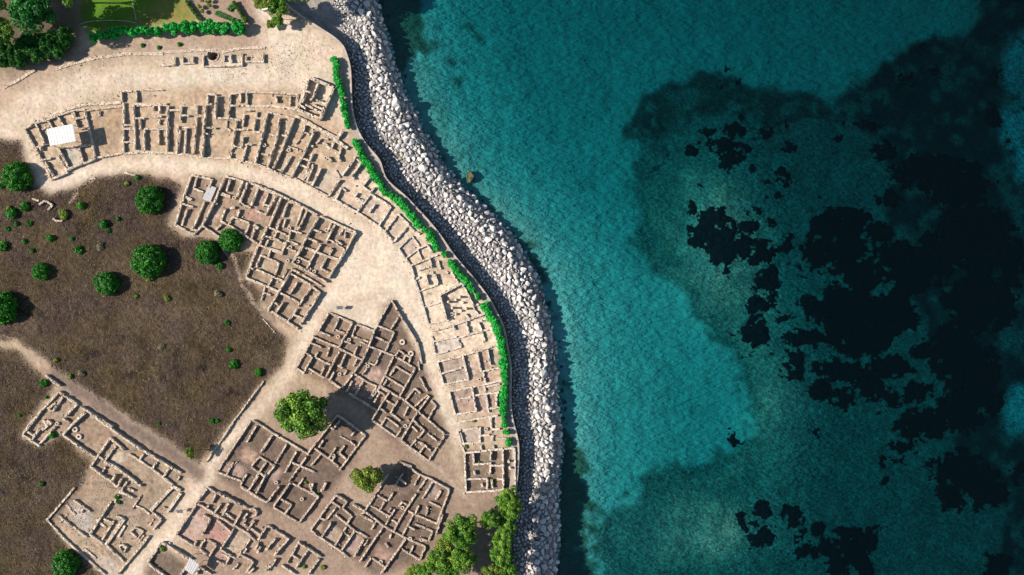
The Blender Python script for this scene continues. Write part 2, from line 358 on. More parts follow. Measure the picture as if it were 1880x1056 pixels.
GZ += blur(mfield, 3)*(0.10 + (fbm(GX/5, GY/5, 83)-0.5)*0.22)
CIST = (390.4, 101.8, 9.6)
GZ[np.hypot(GX-CIST[0], GY-CIST[1]) < CIST[2]] = -6.0
gv = PA(GX.ravel(), GY.ravel(), 0.0); gv[:, 2] = GZ.ravel()
gcol = col.reshape(-1, 3)
nx, ny = len(xs), len(ys)
II, JJ = np.meshgrid(np.arange(nx-1), np.arange(ny-1))
cxm = (xs[:-1]+xs[1:])/2; cym = (ys[:-1]+ys[1:])/2
CXM, CYM = np.meshgrid(cxm, cym)
keep = (xs[1:][None, :].repeat(ny-1, 0) < np.minimum(edge_x(ys[:-1]), edge_x(ys[1:]))[:, None] - 2.5)
quad = np.stack([JJ*nx+II, (JJ+1)*nx+II, (JJ+1)*nx+II+1, JJ*nx+II+1], -1)
cls = np.zeros(keep.shape, int)
cls[mp[:-1, :-1]] = 1; cls[mfield[:-1, :-1]] = 2; cls[ml[:-1, :-1]] = 3
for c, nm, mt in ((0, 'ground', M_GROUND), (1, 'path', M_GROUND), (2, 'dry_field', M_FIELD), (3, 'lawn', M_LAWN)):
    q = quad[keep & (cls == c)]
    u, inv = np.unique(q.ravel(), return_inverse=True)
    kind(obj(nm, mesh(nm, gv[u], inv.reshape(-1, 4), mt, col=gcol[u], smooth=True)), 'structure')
def gz(px, py):
    i = np.clip(np.searchsorted(xs, px), 0, nx-1); j = np.clip(np.searchsorted(ys, py), 0, ny-1)
    return GZ[j, i]

# ------------------------------------------------------------------ promenade, retaining wall, beach
ey = np.concatenate([[-400, -200, -100], np.arange(-50, 1110, 6), [1130, 1200, 1400]])
ex = edge_x(ey)
ex = np.convolve(np.pad(ex, 2, mode='edge'), np.ones(5)/5, 'valid')
tn = np.gradient(np.stack([ex, ey], 1), axis=0); tn /= np.linalg.norm(tn, axis=1)[:, None]
nrm = np.stack([tn[:, 1], -tn[:, 0]], 1)          # outwards, to the sea (pixels)
def off(d): return np.stack([ex, ey], 1) + nrm*np.asarray(d, float).reshape(-1, 1)
def strip(rows, cols):                             # quad faces of a rows x cols point grid
    a = np.arange(rows*cols).reshape(rows, cols)
    return np.stack([a[:-1, :-1], a[:-1, 1:], a[1:, 1:], a[1:, :-1]], -1).reshape(-1, 4)
pw = np.interp(ey, [-400, 90, 110, 240, 300, 420, 560, 900, 930, 1400], [4, 4, 13, 13, 14, 13, 13, 14, 6, 6]) + (fbm(ey/25, ey*0, 5)-0.5)*3
inner = off(-pw); outer = off(-3.2)
V = np.concatenate([PA(inner[:, 0], inner[:, 1], -0.2), PA(inner[:, 0], inner[:, 1], 0.10), PA(outer[:, 0], outer[:, 1], 0.10)]).reshape(3, len(ey), 3)
kind(obj('promenade', mesh('promenade', V.reshape(-1, 3), strip(3, len(ey)), M_PAVE, tint=rng.random(2*(len(ey)-1)))), 'structure')
rw = empty('retaining_wall', tuple(P(951, 800, 0)))
def rebase(V, o): return np.asarray(V) - np.array(o.location)
a_, b_ = off(-3.2), off(0)
prof = [(a_, -0.1), (a_, 0.28), (b_, 0.28), (b_, 0.02)]
V = np.concatenate([PA(q[:, 0], q[:, 1], z) for q, z in prof])
obj('coping', mesh('coping', rebase(V, rw), strip(4, len(ey)), M_COPE, tint=rng.random(3*(len(ey)-1))), rw)
c_, d_ = off(-0.5), off(1.5)
V = np.concatenate([PA(q[:, 0], q[:, 1], z) for q, z in [(c_, 0.04), (c_*.5+d_*.5, -1.4), (d_, -3.4)]])
obj('face', mesh('wall_face', rebase(V, rw), strip(3, len(ey)), M_COPE, tint=rng.random(2*(len(ey)-1))), rw)
tag(rw, 'long curving pale stone retaining wall with coping between promenade and boulders', 'wall')

def prof_z(u):   # beach height across the breakwater, u = 0 foot of the wall ... 1 waterline
    return np.interp(u, [-0.2, 0.0, 0.25, 0.62, 0.78, 1.0, 1.15], [-2.1, -2.1, -1.95, -1.5, -1.75, -3.6, -4.8])
by = np.concatenate([[-400, -250, -150, -100], np.arange(-60, 1110, 5), [1150, 1250, 1400]])
bu = np.linspace(0, 1, 33)
bx0 = edge_x(by)-6; bx1 = rr(by)+10
BX = bx0[:, None] + (bx1-bx0)[:, None]*bu[None]; BY = np.repeat(by[:, None], len(bu), 1)
BU = (BX - rl(BY))/(rr(BY)-rl(BY))
BZ = prof_z(BU) + (fbm(BX/9, BY/9, 91)-0.5)*0.5
bc = np.zeros(BX.shape+(3,)); bc[:] = C(.34,.32,.305)
sandm = np.clip((0.05-BU)*8, 0, 1)*np.clip((130-BY)/60, 0, 1)
bc = bc*(1-sandm[..., None]) + C(.52,.46,.41)*sandm[..., None]
foot_shade = (np.clip(1-(BX-edge_x(BY))/16, 0, 1)*np.clip((BY-70)/40, 0, 1))[..., None]  # wall-foot shade painted into the beach colour, along with dark damp soil
bc = bc*(1-foot_shade*.7) + C(.09,.09,.08)*foot_shade*.7
bc *= 0.5*(0.7+0.6*fbm(BX/6, BY/6, 95))[..., None]
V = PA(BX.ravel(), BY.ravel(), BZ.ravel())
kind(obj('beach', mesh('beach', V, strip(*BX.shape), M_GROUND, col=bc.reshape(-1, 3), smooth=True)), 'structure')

# ------------------------------------------------------------------ seabed and water
MEADOW = [(1145,235),(1160,205),(1190,172),(1230,152),(1290,135),(1330,140),(1390,165),(1480,170),(1520,190),(1540,170),(1570,145),(1620,120),(1670,85),(1720,65),(1780,65),(1800,30),(1790,-9000),
 (9000,-9000),(9000,9000),(1130,9000),(1108,1056),(1085,990),(1110,950),(1175,920),(1182,883),(1228,863),(1332,834),(1382,800),(1384,763),(1365,701),(1353,662),(1291,591),(1258,541),(1204,500),(1170,444),(1162,349),(1172,266)]
SANDHOLES = [[(1838,95),(1850,170),(1842,245),(1855,310),(1875,340),(2100,330),(2100,40),(1860,60)], [(1840,740),(1870,710),(2000,700),(2000,800),(1850,790)]]
NAVY = [(1545,172),(1620,122),(1670,88),(1720,68),(1785,66),(1805,30),(1795,-9000),(9000,-9000),(9000,9000),(1900,9000),(1830,1056),(1850,930),(1740,900),(1760,760),(1680,560),(1640,480),(1620,380),(1640,320),(1600,250),(1540,215)]
ROCKFLAT = [(1185,330),(1240,300),(1350,330),(1420,420),(1430,560),(1400,640),(1420,740),(1400,830),(1330,900),(1380,960),(1300,1056),(1200,1056),(1230,900),(1350,850),(1400,790),(1385,700),(1360,640),(1300,570),(1220,500),(1180,430)]
sx = np.concatenate([[560, 600], np.arange(640, 1900, 2.4), np.arange(1900, 2100, 12), [2200, 2600, 3500, 6000, 9000]])
sy = np.concatenate([[-9000, -5000, -2500, -1200, -600, -300, -150], np.arange(-70, 1130, 2.4), [1180, 1260, 1400, 1800, 2600, 5000, 9000]])
SX, SY = np.meshgrid(sx, sy)
ax = SX + (fbm(SX/30, SY/30, 103)-0.5)*34 + (fbm(SX/8, SY/8, 105)-0.5)*14
ay = SY + (fbm(SX/30, SY/30, 109)-0.5)*34 + (fbm(SX/8, SY/8, 111)-0.5)*14
def bathy(X, Y):
    z = np.interp(X - rr(Y), [-100, -10, 0, 40, 110, 250, 700, 2000], [-3.9, -4.0, -4.1, -4.5, -5.6, -6.6, -7.6, -9.5])
    z = z - np.interp(Y, [-300, 0, 350, 600], [1.3, 1.0, .35, 0])*np.clip((X-rr(Y))/250, 0, 1)
    for cx, cy, a, b, up in ((1330, 420, 95, 170, 2.3), (1440, 740, 70, 170, 1.7), (1330, 980, 130, 75, 1.8)):   # shoals of the reef
        z = z + up*np.exp(-(((X-cx)/a)**2 + ((Y-cy)/b)**2))
    return z + (fbm(X/40, Y/40, 113)-0.5)*0.5
dsh = (SX - rr(SY))                                  # pixels out from the waterline
SZ = bathy(SX, SY)
sc_ = np.zeros(SX.shape+(3,)); sc_[:] = C(.335,.33,.295)
def spaint(m, c, r, a=1.0, br=None):
    w = blur(m, r)*a
    if br is not None: w = w*br
    w = w[..., None]; sc_[:] = sc_*(1-w) + c*w
spaint(inpoly(ax, ay, MEADOW), C(.082,.092,.08), 2, .95)
spaint(inpoly(ax, ay, ROCKFLAT), C(.30,.17,.13), 5, .95, np.clip(fbm(SX/30, SY/30, 121)*2.6-0.55, 0, 1))
band = inpoly(ax, ay, [(1140,240),(1170,180),(1290,130),(1400,160),(1500,180),(1540,215),(1450,225),(1330,215),(1230,240),(1180,270)])
spaint(band, C(.022,.028,.025), 1, .85)
spaint(inpoly(ax, ay, NAVY), C(.008,.012,.014), 1, .94)
for hpoly in SANDHOLES: spaint(inpoly(ax, ay, hpoly), C(.40,.44,.44), 3, .85, np.clip(fbm(SX/20, SY/20, 125)*3-0.45, 0, 1))
m = inpoly(ax, ay, MEADOW)
spaint(m & (fbm(SX/22, SY/22, 127) > 0.60), C(.13,.145,.125), 1, .6)
spaint(m & (fbm(SX/16, SY/16, 128) > 0.62), C(.05,.07,.06), 2, .6)
# fringe of loose weed along the meadow's rim
rim = blur(m, 5); rim = (rim > 0.04) & (rim < 0.85)
spaint(rim & (fbm(SX/9, SY/9, 129) + 0.35*(fbm(SX/40, SY/40, 130)-.5) > 0.60), C(.05,.062,.05), 1, .7)
# gravel apron by the breakwater and dark weed at its foot
ap = np.clip(1-(dsh-10)/75, 0, 1)*np.interp(SY, [60, 130, 330, 480, 560, 2000], [0, .85, .9, .5, .15, .0])
w = (ap*np.clip(fbm(SX/14, SY/14, 131)*1.6, 0, 1))[..., None]; sc_[:] = sc_*(1-w) + C(.19,.16,.13)*w
weed = ((fbm(SX/16, SY/16, 133)*90 + np.interp(SY, [-200, 0, 60, 95, 130, 420, 440, 500, 560, 780, 860, 1056, 1300], [10, 40, 35, 20, -45, -45, -20, -25, -42, -40, 5, 20, 20])) > dsh)
spaint(weed, C(.05,.055,.03), 1, .92)
for (x, y, r) in [(862,52,10),(876,70,7),(822,112,8),(850,110,8),(842,143,8),(790,130,6),(800,62,8),(1245,205,9),(1105,940,9),(1150,905,7)]:
    spaint(np.hypot(ax-x, ay-y) < r, C(.06,.07,.045), 1, .8)
# drifting lines of weed
for pts in [[(1190,320),(1215,295),(1222,280)],[(1375,232),(1420,222),(1450,215),(1500,220),(1545,224)]]:
    D = np.full(SX.shape, 1e9)
    for (x0, y0), (x1, y1) in zip(pts[:-1], pts[1:]):
        dx, dy = x1-x0, y1-y0; t = np.clip(((ax-x0)*dx+(ay-y0)*dy)/(dx*dx+dy*dy), 0, 1)
        D = np.minimum(D, np.hypot(ax-x0-t*dx, ay-y0-t*dy))
    spaint(D < 3, C(.02,.03,.03), 0, .8)
sc_ *= (0.84+0.32*fbm(SX/6, SY/6, 135, 3))[..., None]
sc_ *= np.where(blur(m, 2) > .5, rng.uniform(.45, 1.6, SX.shape), 1.0)[..., None]     # coarse stony grain of the reef
sv = PA(SX.ravel(), SY.ravel(), SZ.ravel())
kind(obj('seabed', mesh('seabed', sv, strip(*SX.shape), M_SEABED, col=sc_.reshape(-1, 3), smooth=True)), 'structure')
def sz(px, py):
    i = np.clip(np.searchsorted(sx, px), 0, len(sx)-1); j = np.clip(np.searchsorted(sy, py), 0, len(sy)-1)
    return SZ[j, i]

wm = bpy.data.materials.new('sea_water'); wm.use_nodes = True
nt = wm.node_tree; nt.nodes.clear()
out = N(nt, 'ShaderNodeOutputMaterial')
pos = objcoord(nt)
mp1 = N(nt, 'ShaderNodeMapping'); mp1.inputs['Rotation'].default_value = (0, 0, math.radians(-38)); mp1.inputs['Scale'].default_value = (0.6, 1.0, 1); nt.links.new(pos, mp1.inputs['Vector'])
n1 = noise(nt, mp1.outputs[0], 1.1, 4, 0.6)
n2 = noise(nt, mp1.outputs[0], 0.16, 3, 0.5)
add = N(nt, 'ShaderNodeMath', operation='MULTIPLY_ADD'); add.inputs[1].default_value = 1.6; nt.links.new(n2, add.inputs[0]); nt.links.new(n1, add.inputs[2])
bp = N(nt, 'ShaderNodeBump'); bp.inputs['Strength'].default_value = 1.0; bp.inputs['Distance'].default_value = 0.55; nt.links.new(add.outputs[0], bp.inputs['Height'])
tr = N(nt, 'ShaderNodeBsdfTransparent'); tr.inputs['Color'].default_value = (0.58, 0.95, 0.97, 1)
df = N(nt, 'ShaderNodeBsdfDiffuse'); df.inputs['Color'].default_value = (0.0, 0.09, 0.10, 1); nt.links.new(bp.outputs[0], df.inputs['Normal'])
gl = N(nt, 'ShaderNodeBsdfGlossy'); gl.inputs['Roughness'].default_value = 0.06; 
bp2 = N(nt, 'ShaderNodeBump'); bp2.inputs['Strength'].default_value = 0.2; bp2.inputs['Distance'].default_value = 0.06; nt.links.new(add.outputs[0], bp2.inputs['Height'])
nt.links.new(bp2.outputs[0], gl.inputs['Normal'])
geo = N(nt, 'ShaderNodeNewGeometry'); dt = N(nt, 'ShaderNodeVectorMath', operation='DOT_PRODUCT')      # Schlick reflectance, the same from both sides
nt.links.new(geo.outputs['Incoming'], dt.inputs[0]); nt.links.new(bp2.outputs[0], dt.inputs[1])
ab = N(nt, 'ShaderNodeMath', operation='ABSOLUTE'); nt.links.new(dt.outputs['Value'], ab.inputs[0])
om = N(nt, 'ShaderNodeMath', operation='SUBTRACT'); om.inputs[0].default_value = 1.0; nt.links.new(ab.outputs[0], om.inputs[1])
pw5 = N(nt, 'ShaderNodeMath', operation='POWER'); pw5.inputs[1].default_value = 5.0; nt.links.new(om.outputs[0], pw5.inputs[0])
fr = N(nt, 'ShaderNodeMath', operation='MULTIPLY_ADD'); fr.inputs[1].default_value = 0.98; fr.inputs[2].default_value = 0.02; nt.links.new(pw5.outputs[0], fr.inputs[0])
m1 = N(nt, 'ShaderNodeMixShader'); m1.inputs[0].default_value = 0.012
nt.links.new(tr.outputs[0], m1.inputs[1]); nt.links.new(df.outputs[0], m1.inputs[2])
m2 = N(nt, 'ShaderNodeMixShader'); nt.links.new(fr.outputs[0], m2.inputs[0]); nt.links.new(m1.outputs[0], m2.inputs[1]); nt.links.new(gl.outputs[0], m2.inputs[2])
nt.links.new(m2.outputs[0], out.inputs['Surface'])
va = N(nt, 'ShaderNodeVolumeAbsorption'); va.inputs['Color'].default_value = (0.0, 0.68, 0.712, 1); va.inputs['Density'].default_value = 0.48
nt.links.new(va.outputs[0], out.inputs['Volume'])
x0, x1, y0, y1 = -33, 1400, -1400, 1400
V = [(x0,y0,-14),(x1,y0,-14),(x1,y1,-14),(x0,y1,-14),(x0,y0,SEA),(x1,y0,SEA),(x1,y1,SEA),(x0,y1,SEA)]
kind(obj('sea', mesh('sea', V, [(0,3,2,1),(4,5,6,7),(0,1,5,4),(1,2,6,5),(2,3,7,6),(3,0,4,7)], wm)), 'structure')

# dark seagrass clumps on the seabed
BLOBS = """1303,239,22,9 1349,237,18,16 1328,266,30,17 1349,291,25,15 1332,307,15,10 1370,274,12,9 1268,280,13,13 1407,245,16,12 1446,270,18,13 1432,320,16,14 1409,334,8,8 1440,341,10,8 1419,357,13,10
1444,233,5,4 1536,258,8,8 1390,386,9,9 1417,409,9,9 1383,311,4,4 1287,343,4,3 1270,386,12,12 1307,399,25,20 1299,432,38,26 1332,419,20,25 1374,415,20,14 1328,465,35,22 1366,457,28,25 1403,457,22,22 1442,457,17,13 1448,436,14,9
1334,496,10,8 1386,473,20,15 1411,515,26,22 1419,490,10,8 1457,486,8,7 1477,511,8,5 1515,502,9,8 1540,415,50,38 1569,399,35,20 1490,432,12,12 1515,461,45,25 1494,486,15,12 1548,461,50,40 1577,498,60,40 1631,365,28,20 1610,428,35,20
1640,473,60,30 1681,498,80,40 1623,278,26,20 1590,229,35,12 1702,316,75,36 1760,340,60,50 1790,440,70,70 1720,470,50,45 1800,560,70,55 1760,650,55,60 1850,480,30,70 1826,141,15,25 1824,216,14,28 1660,146,20,15 1847,262,12,12
1720,130,16,10 1700,90,12,9 1390,562,22,20 1419,546,10,12 1386,587,20,12 1386,614,28,22 1382,651,13,7 1409,649,7,4 1434,691,7,4 1436,583,15,9 1457,560,6,6 1486,558,17,22 1482,587,8,6 1507,595,15,14 1461,620,30,18 1494,620,35,20
1461,662,27,20 1465,687,18,14 1498,678,25,15 1507,716,23,18 1552,732,28,18 1556,575,60,55 1577,616,60,45 1548,678,45,26 1585,678,32,22 1598,712,35,22 1631,732,40,18 1681,724,35,22 1639,674,36,22 1697,645,28,18 1639,571,50,45
1677,683,15,10 1614,755,8,6 1780,678,50,70 1764,749,45,50 1693,782,50,32 1660,820,20,15 1635,820,8,10 1805,716,36,66 1710,849,15,12 1764,865,55,40 1805,898,45,40 1747,907,30,35 1868,873,18,25 1648,846,14,6 1621,851,7,7 1623,884,10,9
1402,935,22,18 1361,954,8,22 1369,971,12,8 1398,987,28,18 1456,950,22,22 1440,937,8,10 1477,975,12,10 1498,971,16,14 1481,1012,22,16 1510,1000,20,20 1544,975,22,10 1560,1004,35,35 1593,991,20,25 1610,967,10,6 1540,1033,25,25 1573,1041,30,25
1423,966,6,4 1830,1040,35,25 1345,812,11,9 1362,815,13,6 1348,796,5,14 1496,794,8,6 1329,146,7,6 1326,163,7,6 1353,151,7,6 1330,128,8,5"""
fx0, fy0, fs = 1230, -40, 1.6
FX, FY = np.meshgrid(np.arange(fx0, 1960, fs), np.arange(fy0, 1120, fs))
F_ = np.full(FX.shape, -9.0)
qx = FX + (fbm(FX/16, FY/16, 141)-0.5)*18 + (fbm(FX/5, FY/5, 143)-0.5)*8
qy = FY + (fbm(FX/16, FY/16, 145)-0.5)*18 + (fbm(FX/5, FY/5, 147)-0.5)*8
for s in BLOBS.split():
    x, y, a, b = map(float, s.split(','))
    e = 1.10 - np.hypot((qx-x)/a, (qy-y)/b)
    F_ = np.maximum(F_, e*min(a, b)/10)
rb = np.random.default_rng(99)
big_ = [tuple(map(float, s.split(','))) for s in BLOBS.split()]
for _ in range(420):      # stray clumps around the big beds
    x, y, a, b = big_[rb.integers(len(big_))]; th = rb.uniform(0, 6.28); k = rb.uniform(1.05, 1.7); r0 = rb.uniform(1.8, 6.0)
    x += math.cos(th)*a*k; y += math.sin(th)*b*k
    F_ = np.maximum(F_, (1.06 - np.hypot((qx-x)/r0, (qy-y)/r0))*r0/10)
F_ -= np.clip(fbm(FX/15, FY/15, 149)-0.62, 0, 1)*14*np.clip((FX-1440)/60, 0, 1)
F_ -= np.clip(fbm(FX/13, FY/13, 151)-0.58, 0, 1)*7 + np.clip(fbm(FX/3.5, FY/3.5, 152, 2)-0.60, 0, 1)*2.2       # holes
F_ -= np.clip((FX-1640)/220, 0, 1)*np.clip(fbm(FX/18, FY/18, 153)-0.5, 0, 1)*5
IN = F_ > 0
ic = IN[:-1, :-1] & IN[1:, :-1] & IN[:-1, 1:] & IN[1:, 1:]
lab = np.zeros(ic.shape, int); comps = []
for j0, i0 in zip(*np.nonzero(ic)):
    if lab[j0, i0]: continue
    k = len(comps)+1; st = [(j0, i0)]; lab[j0, i0] = k; n = 0; sxx = syy = 0
    while st:
        j, i = st.pop(); n += 1; sxx += i; syy += j
        for a, b in ((j+1, i), (j-1, i), (j, i+1), (j, i-1)):
            if 0 <= a < ic.shape[0] and 0 <= b < ic.shape[1] and ic[a, b] and not lab[a, b]:
                lab[a, b] = k; st.append((a, b))
    comps.append((n, k, fx0+fs*sxx/n, fy0+fs*syy/n))
FZ = bathy(FX, FY)
FZ = FZ - 0.06 + np.clip(F_, 0, .8)*0.55 + (fbm(FX/6, FY/6, 155)-0.4)*0.25
fv = PA(FX.ravel(), FY.ravel(), FZ.ravel()); fnx = FX.shape[1]
def patch_mesh(ks):
    jj, ii = np.nonzero(np.isin(lab, ks))
    q = np.stack([jj*fnx+ii, (jj+1)*fnx+ii, (jj+1)*fnx+ii+1, jj*fnx+ii+1], -1)
    u, inv = np.unique(q.ravel(), return_inverse=True)
    V = fv[u]; c = V.mean(0); c[2] = V[:, 2].min()
    return mesh('seagrass', V-c, inv.reshape(-1, 4), M_SEAGRASS, smooth=True), c
comps.sort(reverse=True)
BIGLAB = {(1600,550): 'huge black seagrass meadow filling the right side of the sea', (1330,265): 'black seagrass clump like a fat letter near the top of the reef', (1320,435): 'large black lobed seagrass bed left of the huge meadow',
 (1387,590): 'tall black double-lobed seagrass clump at the left edge of the meadow', (1520,1000): 'ragged black seagrass bed at the bottom edge of the sea', (1780,880): 'black seagrass bed at lower right below the huge meadow',
 (1398,965): 'ring-shaped black seagrass clump near the bottom of the sea', (1830,1040): 'black seagrass clump in the bottom right corner of the sea', (1352,808): 'small black triangular clump where sand meets the reef',
 (1825,180): 'upright black seagrass strip at the top right beside pale sand'}
used = set(); small = []
for n, k, cx, cy in comps:
    if n < 55: small.append(k); continue
    me, c = patch_mesh([k]); o = obj('seagrass_patch', me, loc=tuple(c))
    best = min((p for p in BIGLAB if p not in used), key=lambda p: math.hypot(p[0]-cx, p[1]-cy), default=None)
    if best and n > 150 and math.hypot(best[0]-cx, best[1]-cy) < 80:
        used.add(best); tag(o, BIGLAB[best], 'seagrass', 'dark seagrass patches')
    else:
        tag(o, 'small rounded black seagrass clump on the greenish seabed', 'seagrass', 'dark seagrass patches')
if small:
    me, c = patch_mesh(small); kind(obj('seagrass_scraps', me, loc=tuple(c)), 'stuff', 'tiny scattered dark seagrass scraps on the seabed', 'seagrass')

# ------------------------------------------------------------------ rocks
def ico(sub):
    import bmesh
    bm = bmesh.new(); bmesh.ops.create_icosphere(bm, subdivisions=sub, radius=1.0)
    V = np.array([v.co[:] for v in bm.verts]); F = np.array([[v.index for v in f.verts] for f in bm.faces]); bm.free()
    return V, F
ICO1, ICO2 = ico(1), ico(2)
def rock_verts(base, r, nplanes=7):
    V = base.copy()
    d = np.full(len(V), 1.0)
    for _ in range(nplanes):
        n = r.normal(size=3); n /= np.linalg.norm(n); h = r.uniform(0.42, 0.72)
        dt = V @ n; d = np.minimum(d, np.where(dt > 1e-3, h/np.maximum(dt, 1e-3), 9))
    V = V*d[:, None]; V *= np.array([r.uniform(.9, 1.3), r.uniform(.75, 1.05), r.uniform(.6, .85)])
    return V + r.normal(scale=.02, size=V.shape)
def hull_rock(n, r):
    import bmesh
    bm = bmesh.new(); q = r.normal(size=(n, 3)); q /= np.linalg.norm(q, axis=1)[:, None]
    q *= r.uniform(.82, 1.05, (n, 1))*np.array([r.uniform(.95, 1.2), r.uniform(.72, .95), r.uniform(.62, .85)])
    vs = [bm.verts.new(p) for p in q]
    g = bmesh.ops.convex_hull(bm, input=vs)
    bmesh.ops.delete(bm, geom=[v for v in bm.verts if not v.link_faces], context='VERTS')
    bmesh.ops.triangulate(bm, faces=bm.faces[:]); bm.normal_update()
    bm.verts.index_update()
    V = np.array([v.co[:] for v in bm.verts]); F = np.array([[v.index for v in f.verts] for f in bm.faces]); bm.free()
    return V, F
VAR1 = [hull_rock(13, rng) for _ in range(24)]
HULL2 = [hull_rock(18, rng) for _ in range(14)]
VAR2 = [mesh('boulder', hv, hf, M_BOULDER, tint=np.full(len(hf), t)) for (hv, hf), t in zip(HULL2, np.linspace(0.25, 1.0, 14))]
def rotz(V, a): c, s = math.cos(a), math.sin(a); return V @ np.array([[c, s, 0], [-s, c, 0], [0, 0, 1.0]])
def rock_pile(name, items, mat, var=VAR1):
    """items: (x, y, z, r, tint) in metres -> one mesh"""
    VV = []; FF = []; TT = []; k = 0
    for x, y, z, r, t in items:
        v0, faces = var[random.randrange(len(var))]; V = rotz(v0, random.uniform(0, 6.28))*r + (x, y, z)
        VV.append(V); FF.append(faces+k); TT.append(np.full(len(faces), t)); k += len(V)
    return mesh(name, np.concatenate(VV), np.concatenate(FF), mat, tint=np.concatenate(TT))
cell = {}; rocks = []
def fits(x, y, r, f=0.80):
    i, j = int(x//12), int(y//12)
    for a in (i-2, i-1, i, i+1, i+2):
        for b in (j-2, j-1, j, j+1, j+2):
            for (X, Y, R) in cell.get((a, b), ()):
                if (X-x)**2+(Y-y)**2 < (f*(R+r))**2: return False
    return True
for rlo, rhi, tries, lo, hi in ((7.2, 9.0, 14, .55, .92), (5.6, 6.8, 330, .5, 1.0), (4.6, 5.8, 2600, .36, 1.05), (3.8, 5.0, 8000, .18, 1.07), (2.8, 3.9, 20000, .0, 1.07), (2.0, 2.9, 30000, -.1, 1.07), (1.3, 2.0, 26000, -.15, 1.05)):
    for _ in range(tries):
        y = random.uniform(-80, 1120); u = random.uniform(lo, hi); L, R = rl(y), rr(y)
        x = L + u*(R-L); r = random.uniform(rlo, rhi)
        if x < edge_x(y)+3 or (x < edge_x(y)+11 and y > 95 and random.random() < .8): continue
        if fits(x, y, r):
            cell.setdefault((int(x//12), int(y//12)), []).append((x, y, r)); rocks.append((r, x, y, u))
rocks.sort(reverse=True)
inframe = [k for k, (r, x, y, u) in enumerate(rocks) if -5 < y < 1061]
top300 = set(inframe[:300]); pile = []
for k, (r, x, y, u) in enumerate(rocks):
    R = r*S*1.02; z = float(prof_z(u)) + R*0.25 + random.uniform(-.05, .12); p = P(x, y, z)
    if k in top300:
        o = obj('boulder', VAR2[random.randrange(14)], loc=tuple(p)); o.scale = (R*1.15,)*3
        o.rotation_euler = (random.uniform(-.25, .25), random.uniform(-.25, .25), random.uniform(0, 6.28))
        tag(o, 'large pale angular boulder on the breakwater between promenade and sea', 'boulder', 'largest boulders of the breakwater')
    else:
        t = np.clip(random.gauss(.60, .27), 0, 1)
        pile.append((p[0], p[1], p[2], R*1.08, t))
kind(obj('breakwater_stones', rock_pile('breakwater_stones', pile, M_BOULDER)), 'stuff', 'smaller pale stones filling the breakwater between the big boulders', 'stones')
# weed-dark rocks along the waterline
dark = []
for _ in range(1500):
    y = random.uniform(-80, 1120); dmax = float(np.interp(y, [-100, 20, 80, 120, 400, 460, 540, 800, 1056], [60, 60, 60, 14, 12, 30, 12, 14, 22]))
    d = abs(random.gauss(0, .45))*dmax + 2; x = rr(y)+d; r = random.uniform(3, 7.5)
    if not fits(x, y, r, .75): continue
    cell.setdefault((int(x//12), int(y//12)), []).append((x, y, r))
    z = float(np.interp(d, [0, 8, 20, 60], [-3.85, -4.2, -4.9, -5.6])); p = P(x, y, z)
    dark.append((p[0], p[1], p[2], r*S*1.15, random.random()*(1.0 if d > 6 else 1.4)))
kind(obj('waterline_rocks', rock_pile('waterline_rocks', dark, M_REEF)), 'stuff', 'weed-dark brown rocks along the waterline of the breakwater', 'rocks')
V, F = ICO2; v = rock_verts(V, rng, 10)*np.array([1.9, 2.4, 1.6]); v *= (1+0.15*(rng.random(len(v))-.5))[:, None]
tag(obj('sea_rock', mesh('sea_rock', v, F, M_REEF, tint=rng.random(len(F))*.8+.2), loc=tuple(P(862, 326, -4.35))), 'round brown weedy rock alone in the water beside the breakwater', 'rock')
o = obj('boulder', mesh('flat_slab', rock_verts(V, rng, 9)*np.array([1.3, 2.2, .8]), F, M_BOULDER, tint=np.full(len(F), .9)), loc=tuple(P(747, 257, -1.75))); o.rotation_euler = (0, 0, .5)
tag(o, 'largest smooth white slab lying on the upper breakwater', 'boulder')

